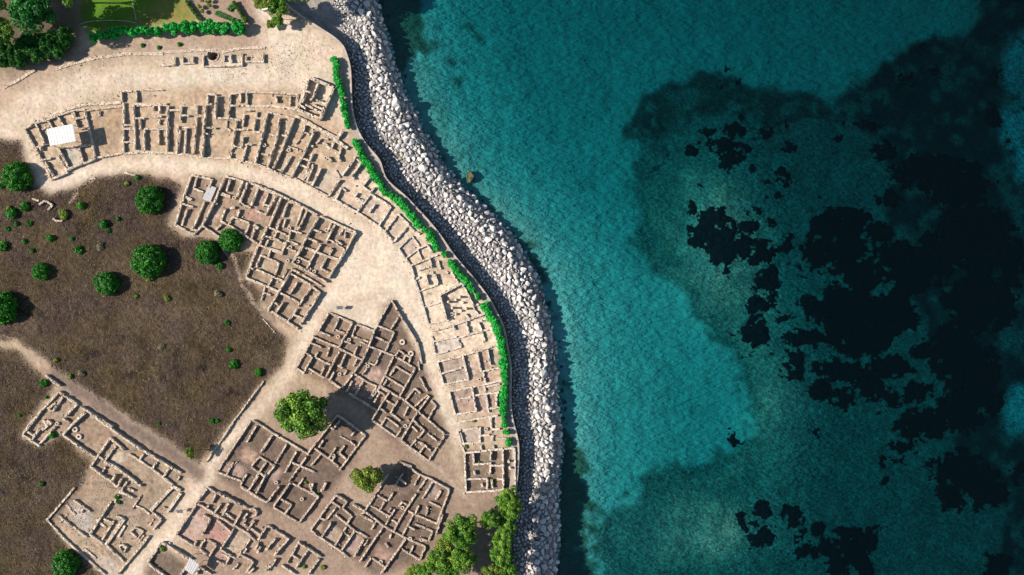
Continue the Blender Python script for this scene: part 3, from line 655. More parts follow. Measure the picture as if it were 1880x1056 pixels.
# ------------------------------------------------------------------ ruin walls
WALLV = np.array([(-.5,-.5,0),(.5,-.5,0),(.5,.5,0),(-.5,.5,0),(-.5,-.5,1),(.5,-.5,1),(.5,.5,1),(-.5,.5,1)])
WALLF = np.array([(4,5,6,7),(0,1,5,4),(1,2,6,5),(2,3,7,6),(3,0,4,7)])
def wall_mesh(a, b, w, h, mat, origin):
    """a course of rough stones from a to b (world xy), w wide, about h high"""
    a = np.asarray(a[:2]); b = np.asarray(b[:2]); d = b-a; L = max(np.linalg.norm(d), .3); t = d/L; n = np.array([-t[1], t[0]])
    na = max(1, int(round(L/0.40))); w = w*.62; h = h*.70; rows = 1 if w < .2 else (2 if w < .55 else 3)
    cuts = np.sort(np.concatenate([[0, L], (np.arange(1, na)+rng.uniform(-.25, .25, na-1))*L/na]))
    VV = []; FF = []; TT = []; k = 0; ph = rng.uniform(0, 100)
    for rI in range(rows):
        cc = cuts.copy()
        if rI % 2 and na > 1: cc[1:-1] += rng.uniform(-.16, .16, na-1)
        for s in range(na):
            l0, l1 = cc[s], cc[s+1]; cen = (l0+l1)/2
            hh = h*(0.80+0.42*float(vnoise(np.array([(cen+ph)/2.2]), np.array([rI*.3]), 3)[0]) + rng.uniform(-.13, .13)) if rng.random() > .06 else h*rng.uniform(.2, .6)
            q = WALLV*np.array([max(l1-l0, .1)*1.02, w/rows*1.02, hh+.2]); q = q + rng.uniform(-.04, .04, q.shape)
            q[:, 0] += cen; q[:, 1] += (rI+.5)*w/rows - w/2
            x = a[0]+t[0]*q[:, 0]+n[0]*q[:, 1]; y = a[1]+t[1]*q[:, 0]+n[1]*q[:, 1]
            VV.append(np.stack([x, y, q[:, 2]-.2], 1)); FF.append(WALLF+k); k += 8
            TT += [np.clip(rng.normal(.60, .24), 0, 1)]*5
    return mesh('wall', np.concatenate(VV)-np.asarray(origin), np.concatenate(FF), M_WALL[mat], tint=TT)
SEGS = []      # all wall segments in photo pixels, for the rubble at their feet
def ruin(name, label, cat, mat, spec, w=.52, h=.66, group='excavated ruin blocks'):
    walls = []
    for part in spec.strip().split('\n'):
        part = part.strip()
        if not part: continue
        tile = TILE[part[0]]
        for pl in part[1:].split('/'):
            pw_, ph_ = w, h; pts = []
            for tok in pl.split():
                if tok[0] == 'w': pw_ = float(tok[1:])
                elif tok[0] == 'h': ph_ = float(tok[1:])
                else:
                    x, y = tok.split(','); pts.append((tile[0]+float(x)/5.697, tile[1]+float(y)/5.697))
            for p, q in zip(pts[:-1], pts[1:]): walls.append((p, q, pw_, ph_))
    c = np.mean([[(p[0]+q[0])/2, (p[1]+q[1])/2] for p, q, _, _ in walls], 0)
    root = empty(name, tuple(P(c[0], c[1], 0))); tag(root, label, cat, group)
    for p, q, ww, hh in walls:
        obj('wall', wall_mesh(P(p[0], p[1], hh), P(q[0], q[1], hh), ww, hh, mat, root.location), root)
        SEGS.append((p, q))
    return root

ruin('ruined_house', 'trapezoid ruined house with the white roof sheet at the far left', 'ruin', 'tan', """
D 245,440 360,640 530,970 / 245,432 340,385 / 360,370 470,345 600,290 740,250 880,230 / 878,250 985,735 / 530,960 700,890 / 700,860 850,800 940,770 990,740 / 360,385 455,585 / 490,345 535,425 / 592,300 652,400 / 742,260 805,430 / 430,440 510,405 / 770,330 870,312 / 820,440 920,402 / 400,600 425,660 / 600,635 720,870 / 815,630 860,790 / 600,632 760,620 / 810,620 960,590 / 400,770 520,740 / 460,780 550,930 / 590,705 695,880 / 355,640 450,600 / 760,260 775,330""")
ruin('ruin_enclosure', 'empty walled yard with thick rubble band right of the white-roofed ruin', 'ruin', 'tan', """
D 340,350 470,318 620,258 760,210 880,185 w.8 h.3 / 880,182 1080,168 1265,160 w.9 h.32 / 900,243 1120,215 1265,205 w.4 / 1030,245 1035,300 / 990,742 1180,705 1275,690""", h=.5)
ruin('ruined_house', 'long ruined house with slim north-south rooms at the bend of the avenue', 'ruin', 'tan', """
D 1262,45 1262,150 / 1275,40 1415,40 / 1415,45 1415,150 / 1425,28 1700,28 w.35 h.4 / 1282,160 1283,690 / 1390,180 1402,650 / 1290,395 1395,395 / 1290,435 1400,430 / 1285,575 1400,575 / 1400,322 1500,322 / 1458,330 1458,440 / 1400,185 1600,180 1740,178 w.9 h.45 / 1595,195 1595,240 / 1660,195 1660,270 / 1600,312 1680,300 / 1503,440 1500,655 / 1500,435 1740,435 / 1655,330 1655,390 / 1650,445 1650,600 / 1748,190 1735,670 h.85 / 1762,240 1880,240 / 1850,400 1840,690 h.75 / 1290,695 1500,680 1850,690 w.6 h.35
E 182,310 175,480 / 170,560 135,800 / 190,410 260,410 / 228,540 215,800 / 190,535 330,532 / 345,300 338,390 / 340,420 308,810 / 30,795 200,815 390,845 w.6 h.3""")
ruin('ruined_house', 'ruined row houses in the middle of the avenue with black room shadows', 'ruin', 'tan', """
E 452,192 452,290 h.9 / 430,300 395,840 h1.0 / 455,190 550,188 / 430,292 500,290 / 545,200 530,440 h.95 / 530,437 690,440 / 690,190 672,440 h.85 / 690,182 800,168 900,155 / 798,172 798,270 / 700,305 830,305 / 868,172 862,290 / 880,162 1130,170 1400,190 / 840,312 1110,312 1400,345 w.7 h.4 / 1178,200 1178,270 / 1320,205 1316,305 / 1400,192 1388,340 / 690,440 800,460 / 760,460 720,700 690,850 / 838,395 820,520 / 850,358 910,358 / 750,555 880,555 / 828,630 812,740 / 720,720 810,742 / 862,720 820,890 / 850,718 920,710 / 970,368 935,565 / 972,435 1050,442 / 930,575 1010,582 / 405,535 540,540 / 395,850 690,860 830,890 950,912 w.5 h.3 / 430,600 460,610 w.7 / 660,460 655,540 700,570 w.4 h.3""")
ruin('ruined_house', 'fan of long slanted ruin rooms ending toward the seaside hedge', 'ruin', 'tan', """
E 1080,380 1020,640 950,905 h.9 / 1080,374 1220,402 1360,440 w.5 h.5 / 1210,430 1180,640 1080,950 h.85 / 1362,430 1260,690 1140,960 h.95 / 1235,615 1280,620 / 1020,810 1090,822 / 1100,610 1170,620 / 1370,410 1500,470 w.7 / 1480,472 1640,560 1830,660 w1.1 h.6 / 1478,510 1450,600 / 1460,595 1380,710 w.25 h.5 / 1462,580 1520,608 / 1300,730 1440,782 / 1330,835 1230,1000 / 1572,570 1440,850 1330,1050 h.9 / 950,910 1080,960 1240,1030 1330,1056 / 1510,708 1562,735 / 1590,700 1650,640 / 1440,855 1530,882 / 1400,918 1500,952 / 1530,882 1560,810 / 1660,700 1830,800 / 1640,640 1720,655 / 1780,690 1750,760 / 1520,900 1490,1000 / 1560,920 1500,1054 / 1640,960 1590,1054
F 0,352 210,480 440,638 w1.0 h.6 / 385,462 340,520 w.8 h.8 / 180,600 260,640 / 210,590 330,690 370,772 / 300,560 280,620 / 395,590 345,720 / 235,730 275,775 / 210,580 180,610
I 140,90 90,172 / 190,30 130,180 / 272,50 180,232 h.9 / 0,158 150,240 350,345 w.6 h.5 / 470,170 355,340 / 430,70 480,150 w.4 h.3""")
ruin('ruined_tower', 'thick-walled square ruin set askew beside the top seaside hedge', 'ruin', 'tan', """
E 1505,15 1470,140 1392,340 w.8 / 1520,8 1650,60 1770,112 w.8 / 1770,115 1700,280 1632,440 w.8 / 1392,342 1500,390 1632,440 w.8 / 1605,65 1570,190 / 1480,150 1530,162 / 1490,160 1440,270 / 1570,195 1530,245 / 1530,282 1660,340 / 1480,292 1640,372 / 1590,240 1680,282 / 1420,300 1480,330""", h=1.25)
ruin('ruined_house', 'pale low house foundations under the upper seaside hedge', 'ruin', 'pale', """
F 520,730 450,830 380,920 h.9 / 582,790 480,932 h.9 / 520,728 580,788 / 480,932 515,952 / 660,960 600,1030
I 400,380 430,385 560,460 660,512 770,585 870,650 / 870,650 950,722 1020,800 / 492,250 432,380 / 490,250 540,288 / 432,382 560,452 / 660,310 625,350 / 625,352 720,392 / 702,230 800,300 / 790,135 720,230 / 832,250 800,300 / 790,322 660,500 / 790,318 900,380 1005,450 / 1010,455 882,650 / 842,430 780,512 / 600,320 630,325""", h=.6)
ruin('ruined_house', 'two pale rectangular foundations at the middle of the seaside hedge', 'ruin', 'pale', """
I 1082,530 952,710 / 1082,528 1200,640 / 1200,645 1030,830 / 952,718 1030,830 / 1205,660 1255,705 / 1090,890 1230,760 w.35 h.4 / 1232,762 1312,870 w.3 h.35 / 1090,892 1160,1000 / 1160,1000 1290,902 w.35 h.4 / 1290,900 1385,852 w.4 / 1390,850 1442,932 / 1270,720 1310,740
L 1160,195 1220,280 1260,418 / 1292,112 1332,210 w.3 h.4 / 1220,270 1360,215 1495,160 w.4 / 1222,285 1242,360 / 1290,322 1410,282 / 1412,200 1440,290 h.8 / 1500,220 1530,310 / 1260,418 1310,395 / 1372,370 1395,470 h.9 / 1420,345 1455,345 w.8 / 1468,360 1505,470 h.8 / 1300,542 1500,472 w.4 h.4 / 1645,340 1712,450 / 1580,340 1610,350 w.7 h.4""", h=.5)
ruin('ruined_courtyard', 'pale walled courtyard with column stumps beside the seaside hedge', 'ruin', 'pale', """
L 1260,420 1300,540 1350,705 1400,882 h.45 / 1512,582 1640,515 1752,455 w.7 h.9 / 1755,458 1815,575 1872,690 h.9 / 1520,590 1560,715 1592,840 h1.15 / 1352,712 1520,660 w.35 h.35 / 1402,888 1620,842 w.4 h.35
M 735,690 792,678 / 735,700 792,802 / 660,842 760,810 860,770 w.6 / 655,780 690,830 / 285,960 400,935 520,900 / 520,892 542,945 / 520,892 650,852 / 652,850 690,982 / 780,850 880,840 w.7 / 792,870 850,1050 / 912,900 970,1040 / 640,850 700,840""", h=.55)
ruin('ruined_house', 'pale low foundations in a row under the long lower hedge', 'ruin', 'pale', """
O 300,100 332,292 / 310,155 560,108 / 332,292 605,212 / 575,118 606,215 / 578,118 750,65 920,18 / 820,30 852,158 / 922,22 990,182 / 620,302 800,250 990,187 / 285,45 310,40""", h=.42)
ruin('ruined_house', 'twin-roomed foundation with brown floors left of the lower hedge', 'ruin', 'pale', """
O 355,370 420,608 / 360,366 620,310 / 620,302 650,430 682,552 h.7 / 395,492 610,430 / 422,606 682,552 / 772,270 815,470 h.6 / 882,240 910,402 h.7 / 832,470 1020,430 / 832,472 862,582 / 480,678 720,636 / 730,634 880,600 1030,562""", h=.5)
ruin('ruined_house', 'reddish-floored small rooms by the end of the lower hedge', 'ruin', 'pale', """
O 480,682 510,800 542,922 / 720,642 740,760 765,885 h.75 / 570,762 710,740 / 542,922 770,882 / 740,722 870,702 / 850,620 875,760 892,900 / 872,632 1010,602 / 870,702 1000,686 / 980,700 970,842 / 900,862 1000,842 / 550,1005 770,965 990,932 / 905,950 920,1050
S 570,180 610,330 640,410 / 578,176 780,146 / 802,140 802,300 / 615,318 800,296 / 918,30 925,160 / 930,165 1010,160 / 800,232 900,222 / 940,230 932,290 / 1000,262 1080,262 / 812,330 822,400 / 945,330 950,370 / 600,200 640,340 w.3""", h=.55)
ruin('ruined_house', 'small rectangular ruin block at the southern end of the seaside row', 'ruin', 'pale', """
S 640,412 850,390 1040,372 / 642,420 648,620 655,820 / 1042,375 1048,800 h.9 / 1166,360 1172,820 / 1060,368 1160,360 / 655,822 850,812 1050,800 / 1050,800 1160,780 / 732,420 738,530 h.9 / 732,532 920,522 / 920,400 916,495 h.9 / 660,690 880,682 / 882,682 876,790 / 926,690 932,780 / 980,686 1045,686 / 910,545 1040,545 / 910,548 910,640 / 822,730 828,770 / 742,600 752,645""", h=.7)
ruin('ruined_house', 'western house of the central ruin block beside two round trees', 'ruin', 'tan', """
H 282,128 190,400 112,650 / 285,122 510,165 w.6 / 112,642 310,740 w.6 / 310,740 400,650 / 630,150 520,410 400,640 h.9 / 342,150 312,260 / 310,262 412,300 / 500,172 470,250 / 190,420 300,452 / 242,480 182,650 / 422,400 302,680 / 280,690 340,702 / 520,412 555,425 w.7 / 210,340 290,380 w.7 h.4""", h=.62)
ruin('ruined_house', 'large central ruin block of many small rooms beside the plaza', 'ruin', 'tan', """
H 640,132 820,185 / 880,195 1020,245 1170,310 1310,380 1450,450 1600,540 w.6 h.8 / 400,652 590,780 w.5 / 692,170 652,290 / 822,182 762,350 / 872,200 782,430 h.85 / 590,312 690,350 w.9 / 640,472 592,600 / 592,602 720,670 830,742 1000,852 / 540,692 600,642 / 722,560 672,650 / 720,560 890,622 / 892,630 842,750 / 790,482 762,560 / 982,260 912,440 h.8 / 800,412 905,462 / 1092,300 1032,450 / 1002,262 1165,322 / 1172,340 1052,540 h.9 / 960,492 1060,532 / 1222,360 1092,660 h.9 / 1040,432 1100,442 / 940,642 985,682 w.8 / 952,680 912,800 / 1082,660 1002,850 h.8 / 1292,420 1242,560 / 1452,452 1382,650 h.85 / 1502,472 1402,700 h.9 / 1222,582 1182,690 / 1272,582 1242,670 / 1082,662 1310,760 / 1332,702 1302,790 / 1182,702 1152,770 / 1062,762 1150,782 1272,842 / 1332,702 1442,732 / 1290,802 1402,852 / 1092,800 1062,862 / 1282,822 1232,942 / 992,852 1240,952 / 1112,902 1092,970 / 1290,882 1382,922 / 690,470 740,460 w.7 / 1620,560 1490,780 1360,1000 h.9
I 270,552 450,635 640,722 w.6 h.8 / 640,722 545,890 450,1050 h.9 / 190,690 282,722 / 382,620 362,690 / 422,640 322,830 h.8 / 502,690 472,750 / 542,700 522,780 / 542,702 630,732 / 340,792 430,832 522,902 / 140,782 242,822 / 272,842 232,922 / 92,872 230,932 / 240,935 480,1012 / 382,882 362,950 / 430,802 500,852
K 1460,62 1342,240 h.9 / 990,52 920,230 860,402 / 860,402 1060,482 1210,552 w.6 / 992,58 1240,132 / 1112,112 1092,180 / 1012,162 1200,242 / 1012,162 965,290 / 1202,242 1162,370 / 910,300 935,310 / 970,312 1182,407 / 1132,402 1092,480 / 1182,402 1262,442 / 1282,312 1242,400 / 1342,302 1210,530 1080,750 h.9 / 1060,492 1022,640 w.4 h.4 / 1040,552 1112,582 / 1222,562 1330,612 1412,662 / 1332,362 1460,430 1530,470 / 1342,312 1420,347 / 1342,242 1520,340 1700,442 h.8 / 1452,372 1550,430 1650,492 / 1392,450 1312,570 h.8 / 1542,492 1400,700 h.8 / 1542,490 1630,550 / 1632,552 1530,720 1422,890 h.9 / 1160,662 1192,682 / 1242,660 1172,762 h.8 / 1122,752 1260,840 1400,932 w.6 / 1392,732 1302,850 / 1352,782 1442,822 / 1462,72 1590,122 / 1592,122 1522,240 / 1400,182 1520,232 / 1532,242 1492,300 / 1642,52 1592,122 / 1702,190 1642,300 / 1592,124 1820,220 / 1762,102 1732,160 / 1880,132 1720,402 h.9 / 1642,302 1742,352 / 1470,700 1520,690""", w=.5, h=.66)
ruin('ruined_house', 'long diamond ruin block south of the plaza ending in a walled point', 'ruin', 'brown', """
N 580,150 475,330 h.8 / 430,382 335,560 242,720 / 590,142 830,242 w.6 / 882,262 1060,332 w.6 / 475,332 600,382 / 692,202 628,330 / 660,322 750,352 / 830,245 760,380 692,500 h.8 / 872,272 832,390 / 430,397 560,452 690,502 / 390,452 510,502 / 1060,335 1000,500 932,650 h.9 / 932,650 830,790 722,930 h.8 / 850,392 1000,442 / 732,432 820,462 / 912,442 990,472 / 882,492 852,580 / 692,512 930,632 / 340,562 400,592 / 412,602 332,750 h.8 / 472,552 442,602 / 450,612 600,682 / 242,722 330,772 w.6 / 372,722 540,822 / 600,852 710,932 w.6 / 547,692 502,790 / 692,552 552,820 h.8 / 592,502 562,600 / 762,572 702,700 h.8 / 682,692 730,722 / 882,622 842,700 / 642,762 592,850 / 772,742 742,790 / 1230,22 1140,180 1062,330 / 1242,12 1380,240 1520,470 h.8 / 1522,472 1560,672 / 1312,190 1242,310 / 1092,272 1270,342 / 1272,342 1182,540 / 1062,387 1210,452 / 1012,492 1270,592 / 1132,552 1072,690 / 1000,662 1070,692 / 1262,602 1190,760 1112,920 / 1322,532 1282,592 / 1320,532 1390,582 1450,612 / 1392,582 1362,640 / 1442,612 1422,670 / 1292,602 1490,722 / 1522,652 1535,742 / 1292,702 1440,792 / 1292,702 1222,800 / 1492,722 1410,870 1322,1022 / 1172,802 1370,922 / 1192,842 1162,900 / 1122,902 1340,1032 / 982,722 942,790 / 862,782 980,862 1090,912 / 952,852 862,1000 h.8 / 832,852 772,970
R 570,245 720,335 870,430 w.6 / 720,112 632,260 / 852,182 782,300 / 882,172 1000,235 1120,292 / 1120,292 1290,432 1430,550 1570,672 h.7 / 892,182 795,300 / 872,217 950,262 / 892,242 832,340 / 992,232 900,375 812,520 h.8 / 952,312 1040,362 / 1082,322 1002,450 h.8 / 900,402 962,442 / 802,517 930,610 1060,702 / 1062,700 1120,612 / 962,492 902,580 / 1012,452 1110,532 / 972,502 1090,592 / 1192,382 1142,480 / 1290,435 1200,590 1112,740 h.8 / 1122,742 1260,845 1400,950 / 1402,950 1570,690 h.7 / 1252,532 1360,632 / 1362,632 1292,712 / 1232,592 1290,642 / 1392,662 1490,742 / 1272,732 1212,800 / 1290,752 1352,772 / 1372,782 1312,862 / 1372,792 1432,852 / 1162,312 1260,192 / 1260,192 1320,242 / 1412,272 1290,438 / 1395,262 1345,300 1260,380 / 1482,372 1402,510 / 1430,322 1482,372 / 1312,72 1390,222 / 1180,520 1200,540 w.6""", w=.48, h=.6)
ruin('ruined_house', 'ruin block of dark-floored rooms lit beside the big green tree', 'ruin', 'brown', """
Q 1132,422 960,680 790,940 / 1162,412 1360,542 / 1360,542 1550,655 1740,772 w.55 / 1192,472 1092,640 / 1362,562 1242,750 w.6 / 1512,662 1392,860 / 1612,742 1492,960 / 1712,802 1540,1050 / 1222,792 1390,892 / 1222,802 1142,890 / 780,952 1040,1052 / 952,852 872,1000 / 1142,902 1280,1002 / 1302,842 1162,1050 / 1382,892 1252,1054 / 1562,852 1800,952 / 960,880 1000,840 w.3 h.3
R 740,682 600,580 450,472 / 450,472 290,675 132,880 / 740,685 600,870 470,1050 / 482,522 422,600 / 382,602 412,622 / 632,642 592,690 / 580,742 632,792 / 522,792 472,860 / 210,822 340,915 460,1012 / 302,732 252,810 / 432,812 352,930 / 470,872 540,932 / 272,882 172,1000 / 122,912 52,1010 / 422,902 392,952 / 480,690 570,740 w.3 h.4
V 1030,132 1300,302 w.6 / 1370,350 1640,512 / 1092,2 1022,120 / 1212,22 1112,170 h.8 / 1292,2 1192,200 h.8 / 1432,132 1302,300 h.8 / 1552,92 1372,340 h.8 / 1552,92 1700,165 1840,242 / 1842,242 1740,380 1642,510 h.8 / 1450,262 1560,322 / 1562,322 1492,420 / 1692,42 1632,120
W 192,100 170,165 / 170,172 250,242 / 330,90 290,170 270,170 w.7""", w=.48, h=.62)
ruin('ruined_house', 'pink-floored ruined house with a round apse near the bottom', 'ruin', 'brown', """
V 672,160 572,290 h.8 / 570,312 460,475 352,640 h.8 / 682,142 772,202 / 782,200 940,285 1090,362 h1.0 w.6 / 772,212 722,310 / 582,312 770,425 960,540 / 960,542 1100,622 / 692,332 662,362 / 822,312 752,410 / 902,312 832,440 h.85 / 872,412 950,472 / 1042,392 952,540 h.85 / 1100,412 1060,470 / 1120,370 1165,365 1200,395 1190,430 1150,445 w.4 / 712,472 622,640 h.8 / 640,432 712,472 / 782,482 920,602 / 962,572 822,780 h.8 / 352,642 530,752 / 562,702 542,762 / 600,792 690,862 / 682,692 770,742 / 772,752 692,870 h.8 / 652,692 592,780 h.8 / 820,792 970,882 / 1122,692 992,880 / 1172,490 1102,590 / 1302,542 1212,690 h.8 / 1140,572 1230,642 / 1310,542 1530,682 h.8 / 1532,682 1372,860 h1.0 / 1392,682 1292,800 h.8 / 1100,622 1180,702 / 1250,560 1290,600 w.4 / 1000,832 1160,922 / 1162,922 1082,1040 / 1002,942 952,1002 / 780,912 870,952 / 870,952 912,872 / 912,872 832,832 / 1220,720 1180,790 / 1090,780 1060,830 / 1240,760 1200,830 / 1400,890 1340,980 / 1330,960 1300,1020 / 1100,560 1060,520 1090,470 w.4 / 1170,990 1110,1040""", w=.5, h=.68)
ruin('ruined_house', 'dark-floored square room with grass at the bottom edge of the photo', 'ruin', 'brown', """
V 202,722 350,810 500,902 h.85 / 192,732 52,930 h.7 / 52,932 210,1054 280,1110 h.7 / 490,922 400,1054 370,1100 / 602,982 562,1054 / 605,980 720,1054""", w=.6)
ruin('ruined_house', 'narrow two-roomed ruin cut by the bottom edge beside the pink house', 'ruin', 'brown', """
V 1642,712 1512,940 / 1570,852 1632,892 / 1732,802 1602,990 h.8 / 1460,960 1600,1050
W 42,722 160,795 270,872 h.8 / 252,892 142,1054 / 140,800 20,975""", w=.5)
ruin('ruined_house', 'ruin block partly shaded by the pale tree near the bottom grove', 'ruin', 'brown', """
W 430,222 300,400 172,580 / 432,222 550,292 h.9 / 612,322 730,392 h.9 / 392,292 480,352 / 442,342 322,490 / 262,462 320,482 / 550,292 502,350 / 502,362 590,432 / 602,442 542,530 / 430,432 540,522 630,592 / 382,512 282,660 h.8 / 172,592 280,672 / 280,672 410,762 490,812 560,872 / 502,612 422,750 h.8 / 542,552 512,602 / 512,612 570,652 / 632,592 492,800 h.8 / 640,592 760,662 / 722,692 622,870 h.8 / 772,692 732,750 / 692,422 740,402 / 730,392 850,210 980,2 / 750,402 930,542 1160,672 / 1160,672 1370,762 / 800,332 1000,452 / 872,222 970,282 / 1032,192 982,280 / 942,292 892,380 / 1012,352 982,402 / 1052,372 952,530 / 1020,482 1080,522 / 1152,392 1042,590 / 1272,212 1152,390 / 1252,412 1132,640 / 1302,332 1262,410 / 1192,392 1490,522 / 1382,342 1400,362 / 1400,362 1372,440 / 1132,292 1092,340 / 1442,82 1342,260 / 1450,72 1620,162 h.75 / 1622,162 1560,340 1492,520 / 1532,172 1482,270 w.7 h.4 / 1412,292 1530,352 / 1392,32 1292,180 / 1312,12 1252,120 / 1132,2 1062,110 / 1110,62 1170,102 / 1552,422 1515,540 1482,640 h.8 / 1530,420 1500,520 / 1262,522 1450,602 / 1442,612 1402,700 / 1200,552 1260,582 / 1310,672 1390,702 / 932,552 800,740 682,920 h.7 / 1162,682 1040,860 902,1050 h.75 / 1012,622 992,680 / 952,722 982,770 / 1372,762 1312,900 / 1120,782 1310,902 / 1242,752 1212,830 / 852,502 802,580 / 690,422 820,502 / 802,882 732,980 / 810,882 930,962 / 1120,290 1180,320 w.4
R 1100,962 1230,1010
S 0,522 170,642 h.7 / 170,642 310,692 h.7""", w=.48, h=.6)
ruin('ruined_house', 'ruined rooms at the far left corner below the diagonal path', 'ruin', 'tan', """
P 462,512 610,622 h.8 / 600,682 790,812 h.8 / 600,685 430,870 280,1050 h.7 / 640,742 592,820 / 570,800 490,862 / 492,862 540,890 580,830 w.4 / 790,815 670,940 h.8 / 830,842 1000,950 1160,1052 h.9 / 872,892 720,1050 h.9
T 882,-15 760,100 642,218 h.9 / 642,222 810,345 980,460 h.8 / 372,32 222,220 h.7 / 222,222 400,340 h.7 / 282,190 345,232 / 402,160 322,272 / 562,140 480,235 400,320 / 480,72 522,112 w.8 / 650,52 720,102 / 440,70 490,120 430,170 w.8 h.5 / 940,2 1190,192 h.9 / 1190,192 1320,280 1460,372 h.9 / 1460,372 1640,482 h.8 / 1640,482 1880,622 h.8""", w=.55)
ruin('ruined_house', 'dark sunken cellar rooms and broken pale floors at lower left', 'ruin', 'tan', """
T 1142,262 1030,420 932,560 h.7 / 1140,252 1290,382 h.7 / 1202,342 1082,500 / 1030,452 1070,482 / 932,562 1040,632 h.9 / 1092,562 1042,642 / 1082,502 1200,562 h.9 / 1200,562 1330,660 1460,762 w.6 h.8 / 1052,652 1170,722 h.9 / 1170,722 1210,772 / 1192,642 1152,722 h.9 / 1262,682 1212,772 h.8 / 1322,712 1242,830 / 1270,812 1380,882 / 1342,422 1470,505 1600,592 / 1600,592 1780,722 / 1492,422 1452,482 / 1642,492 1582,582 / 1762,572 1702,662 / 1872,660 1842,702 / 1700,682 1800,742
U 1802,132 1690,250 1572,382 w.8 / 1802,132 1880,172 w.8 / 1882,202 1740,402 w.8 / 1572,392 1680,472 / 1682,482 1592,582 / 1552,652 1390,850 1222,1050 / 1292,472 1200,600 1102,740 w.9 h.5 / 1110,752 1290,922 / 932,632 1070,732 / 932,632 1040,460 1150,292 h.7 / 772,142 630,310 482,482 h.45 / 482,482 650,662 h.45 / 650,662 800,802 940,920 1090,1052 h.45 / 602,432 740,552 / 762,272 930,392 / 1472,222 1372,370 w.3 h.4 / 810,600 900,665 / 1700,350 1720,360 w.4 / 750,540 830,600 w.4 h.3 / 690,320 780,420 w.6 h.25 / 860,360 840,410 / 1000,470 1100,560 w.6 h.3 / 1080,470 1180,520 / 1180,490 1060,690 / 1250,740 1320,780 h.3 / 1240,770 1270,740 1320,770 1280,830 1240,770 w.4 h.6 / 1360,600 1410,560 1490,600 1430,680 1360,600 w.4 h.5 / 1560,540 1600,470 w.3 h.3 / 1420,330 1500,370 1560,420 w.5 h.35 / 1210,440 1290,470 / 1260,190 1330,220 / 1330,150 1390,180 / 1230,220 1190,300 h.4 / 700,420 620,510 h.25 w.4 / 880,780 1000,880 h.2 w.5 / 1300,540 1230,660 h.35 w.6 / 1500,640 1450,700 h.3""", w=.5, h=.55)
ruin('ruined_shops', 'row of small low walled rooms with a round cistern along the top avenue', 'ruin', 'tan', """
A 1690,682 1820,672 / 1820,668 1815,590
B 112,592 110,680 / 0,678 105,676 / 197,590 195,660 / 195,662 320,652 / 302,582 300,650 / 412,572 410,690 / 410,692 600,690 820,682 / 625,572 625,640 / 702,560 710,650 / 817,552 810,680 / 862,582 857,640 / 857,642 1040,642 / 1042,560 1036,650""", w=.45, h=.6)
ruin('rubble_kerb', 'ragged low rubble kerb along the brown bank under the top hedge', 'rubble', 'brown', """
A 30,915 180,840 360,730 w.8 h.2 / 580,720 760,660 980,610 w.9 h.2 / 980,605 1300,565 1700,560 w.9 h.2
B 0,545 400,520 620,540 820,500 1060,500 w.8 h.22""", w=.6, h=.25)
ruin('field_walls', 'small broken square ruin among shrubs at the left of the brown field', 'ruin', 'tan', """
G 400,430 462,388 / 462,388 535,432 / 535,432 490,490 / 330,370 400,390 h.3 / 545,575 580,600 640,600 / 890,170 990,150 w.6 h.3 / 1300,95 1420,130 w.5 h.3""", w=.5)
ruin('boundary_wall', 'straight low kerb wall between the brown field and the sloping path', 'wall', 'tan', """
Q 1270,0 1130,190 980,390 / 980,390 820,630 / 820,630 670,850 w.35 h.4
K 1040,830 1170,980 w.2 h.2""", w=.4, h=.55, group=None)

# cistern, well heads, columns
def ring(ro, ri, z0, z1, n, seed, jit=.03):
    r = np.random.default_rng(seed); a = np.arange(n)*2*math.pi/n
    rows = [(ro*1.05, z0), (ro, z1), (ri, z1), (ri*.96, z0)]
    V = np.concatenate([np.stack([np.cos(a)*R*(1+r.uniform(-jit, jit, n)), np.sin(a)*R*(1+r.uniform(-jit, jit, n)), np.full(n, z)+r.uniform(-.02, .02, n)], 1) for R, z in rows])
    F = [(k*n+i, k*n+(i+1) % n, (k+1)*n+(i+1) % n, (k+1)*n+i) for k in range(3) for i in range(n)]
    return V, np.array(F)
V, F = ring(1.22, .98, -6.1, .10, 22, 3, .04)
V[:, 2] = np.where(V[:, 2] < -1, V[:, 2], V[:, 2])
tag(obj('cistern', mesh('cistern', V, F, M_WALL['tan'], tint=rng.random(len(F))), loc=tuple(P(CIST[0], CIST[1], 0))), 'deep round dark cistern pit in the shop row on the avenue', 'cistern')
V, F = ring(.34, .18, -.1, .32, 12, 4, .08)
WELL = mesh('well_head', V, F, M_WALL['tan'], tint=rng.random(len(F))*.5+.4)
V, F = ring(.52, .24, -.1, .25, 14, 4, .08); WELL2 = mesh('well_head', V, F, M_WALL['tan'], tint=rng.random(len(F))*.5+.4)
n = 14; a = np.arange(n)*2*math.pi/n
HOLE_SHADE = mesh('shaft_shade', np.concatenate([[[0, 0, .04]], np.stack([np.cos(a)*.22, np.sin(a)*.22, np.full(n, .04)], 1)]), [(0, i+1, (i+1) % n+1) for i in range(n)], M_DARKPANEL)  # flat dark disc standing in for the shade down the well
def well(t, x, y, big=False):
    o = TILE[t]; px, py = o[0]+x/5.697, o[1]+y/5.697; r = empty('well_head', tuple(P(px, py, max(0, gz(px, py)))))
    obj('kerb', WELL2 if big else WELL, r); obj('shaft_shade', HOLE_SHADE, r)
    return r
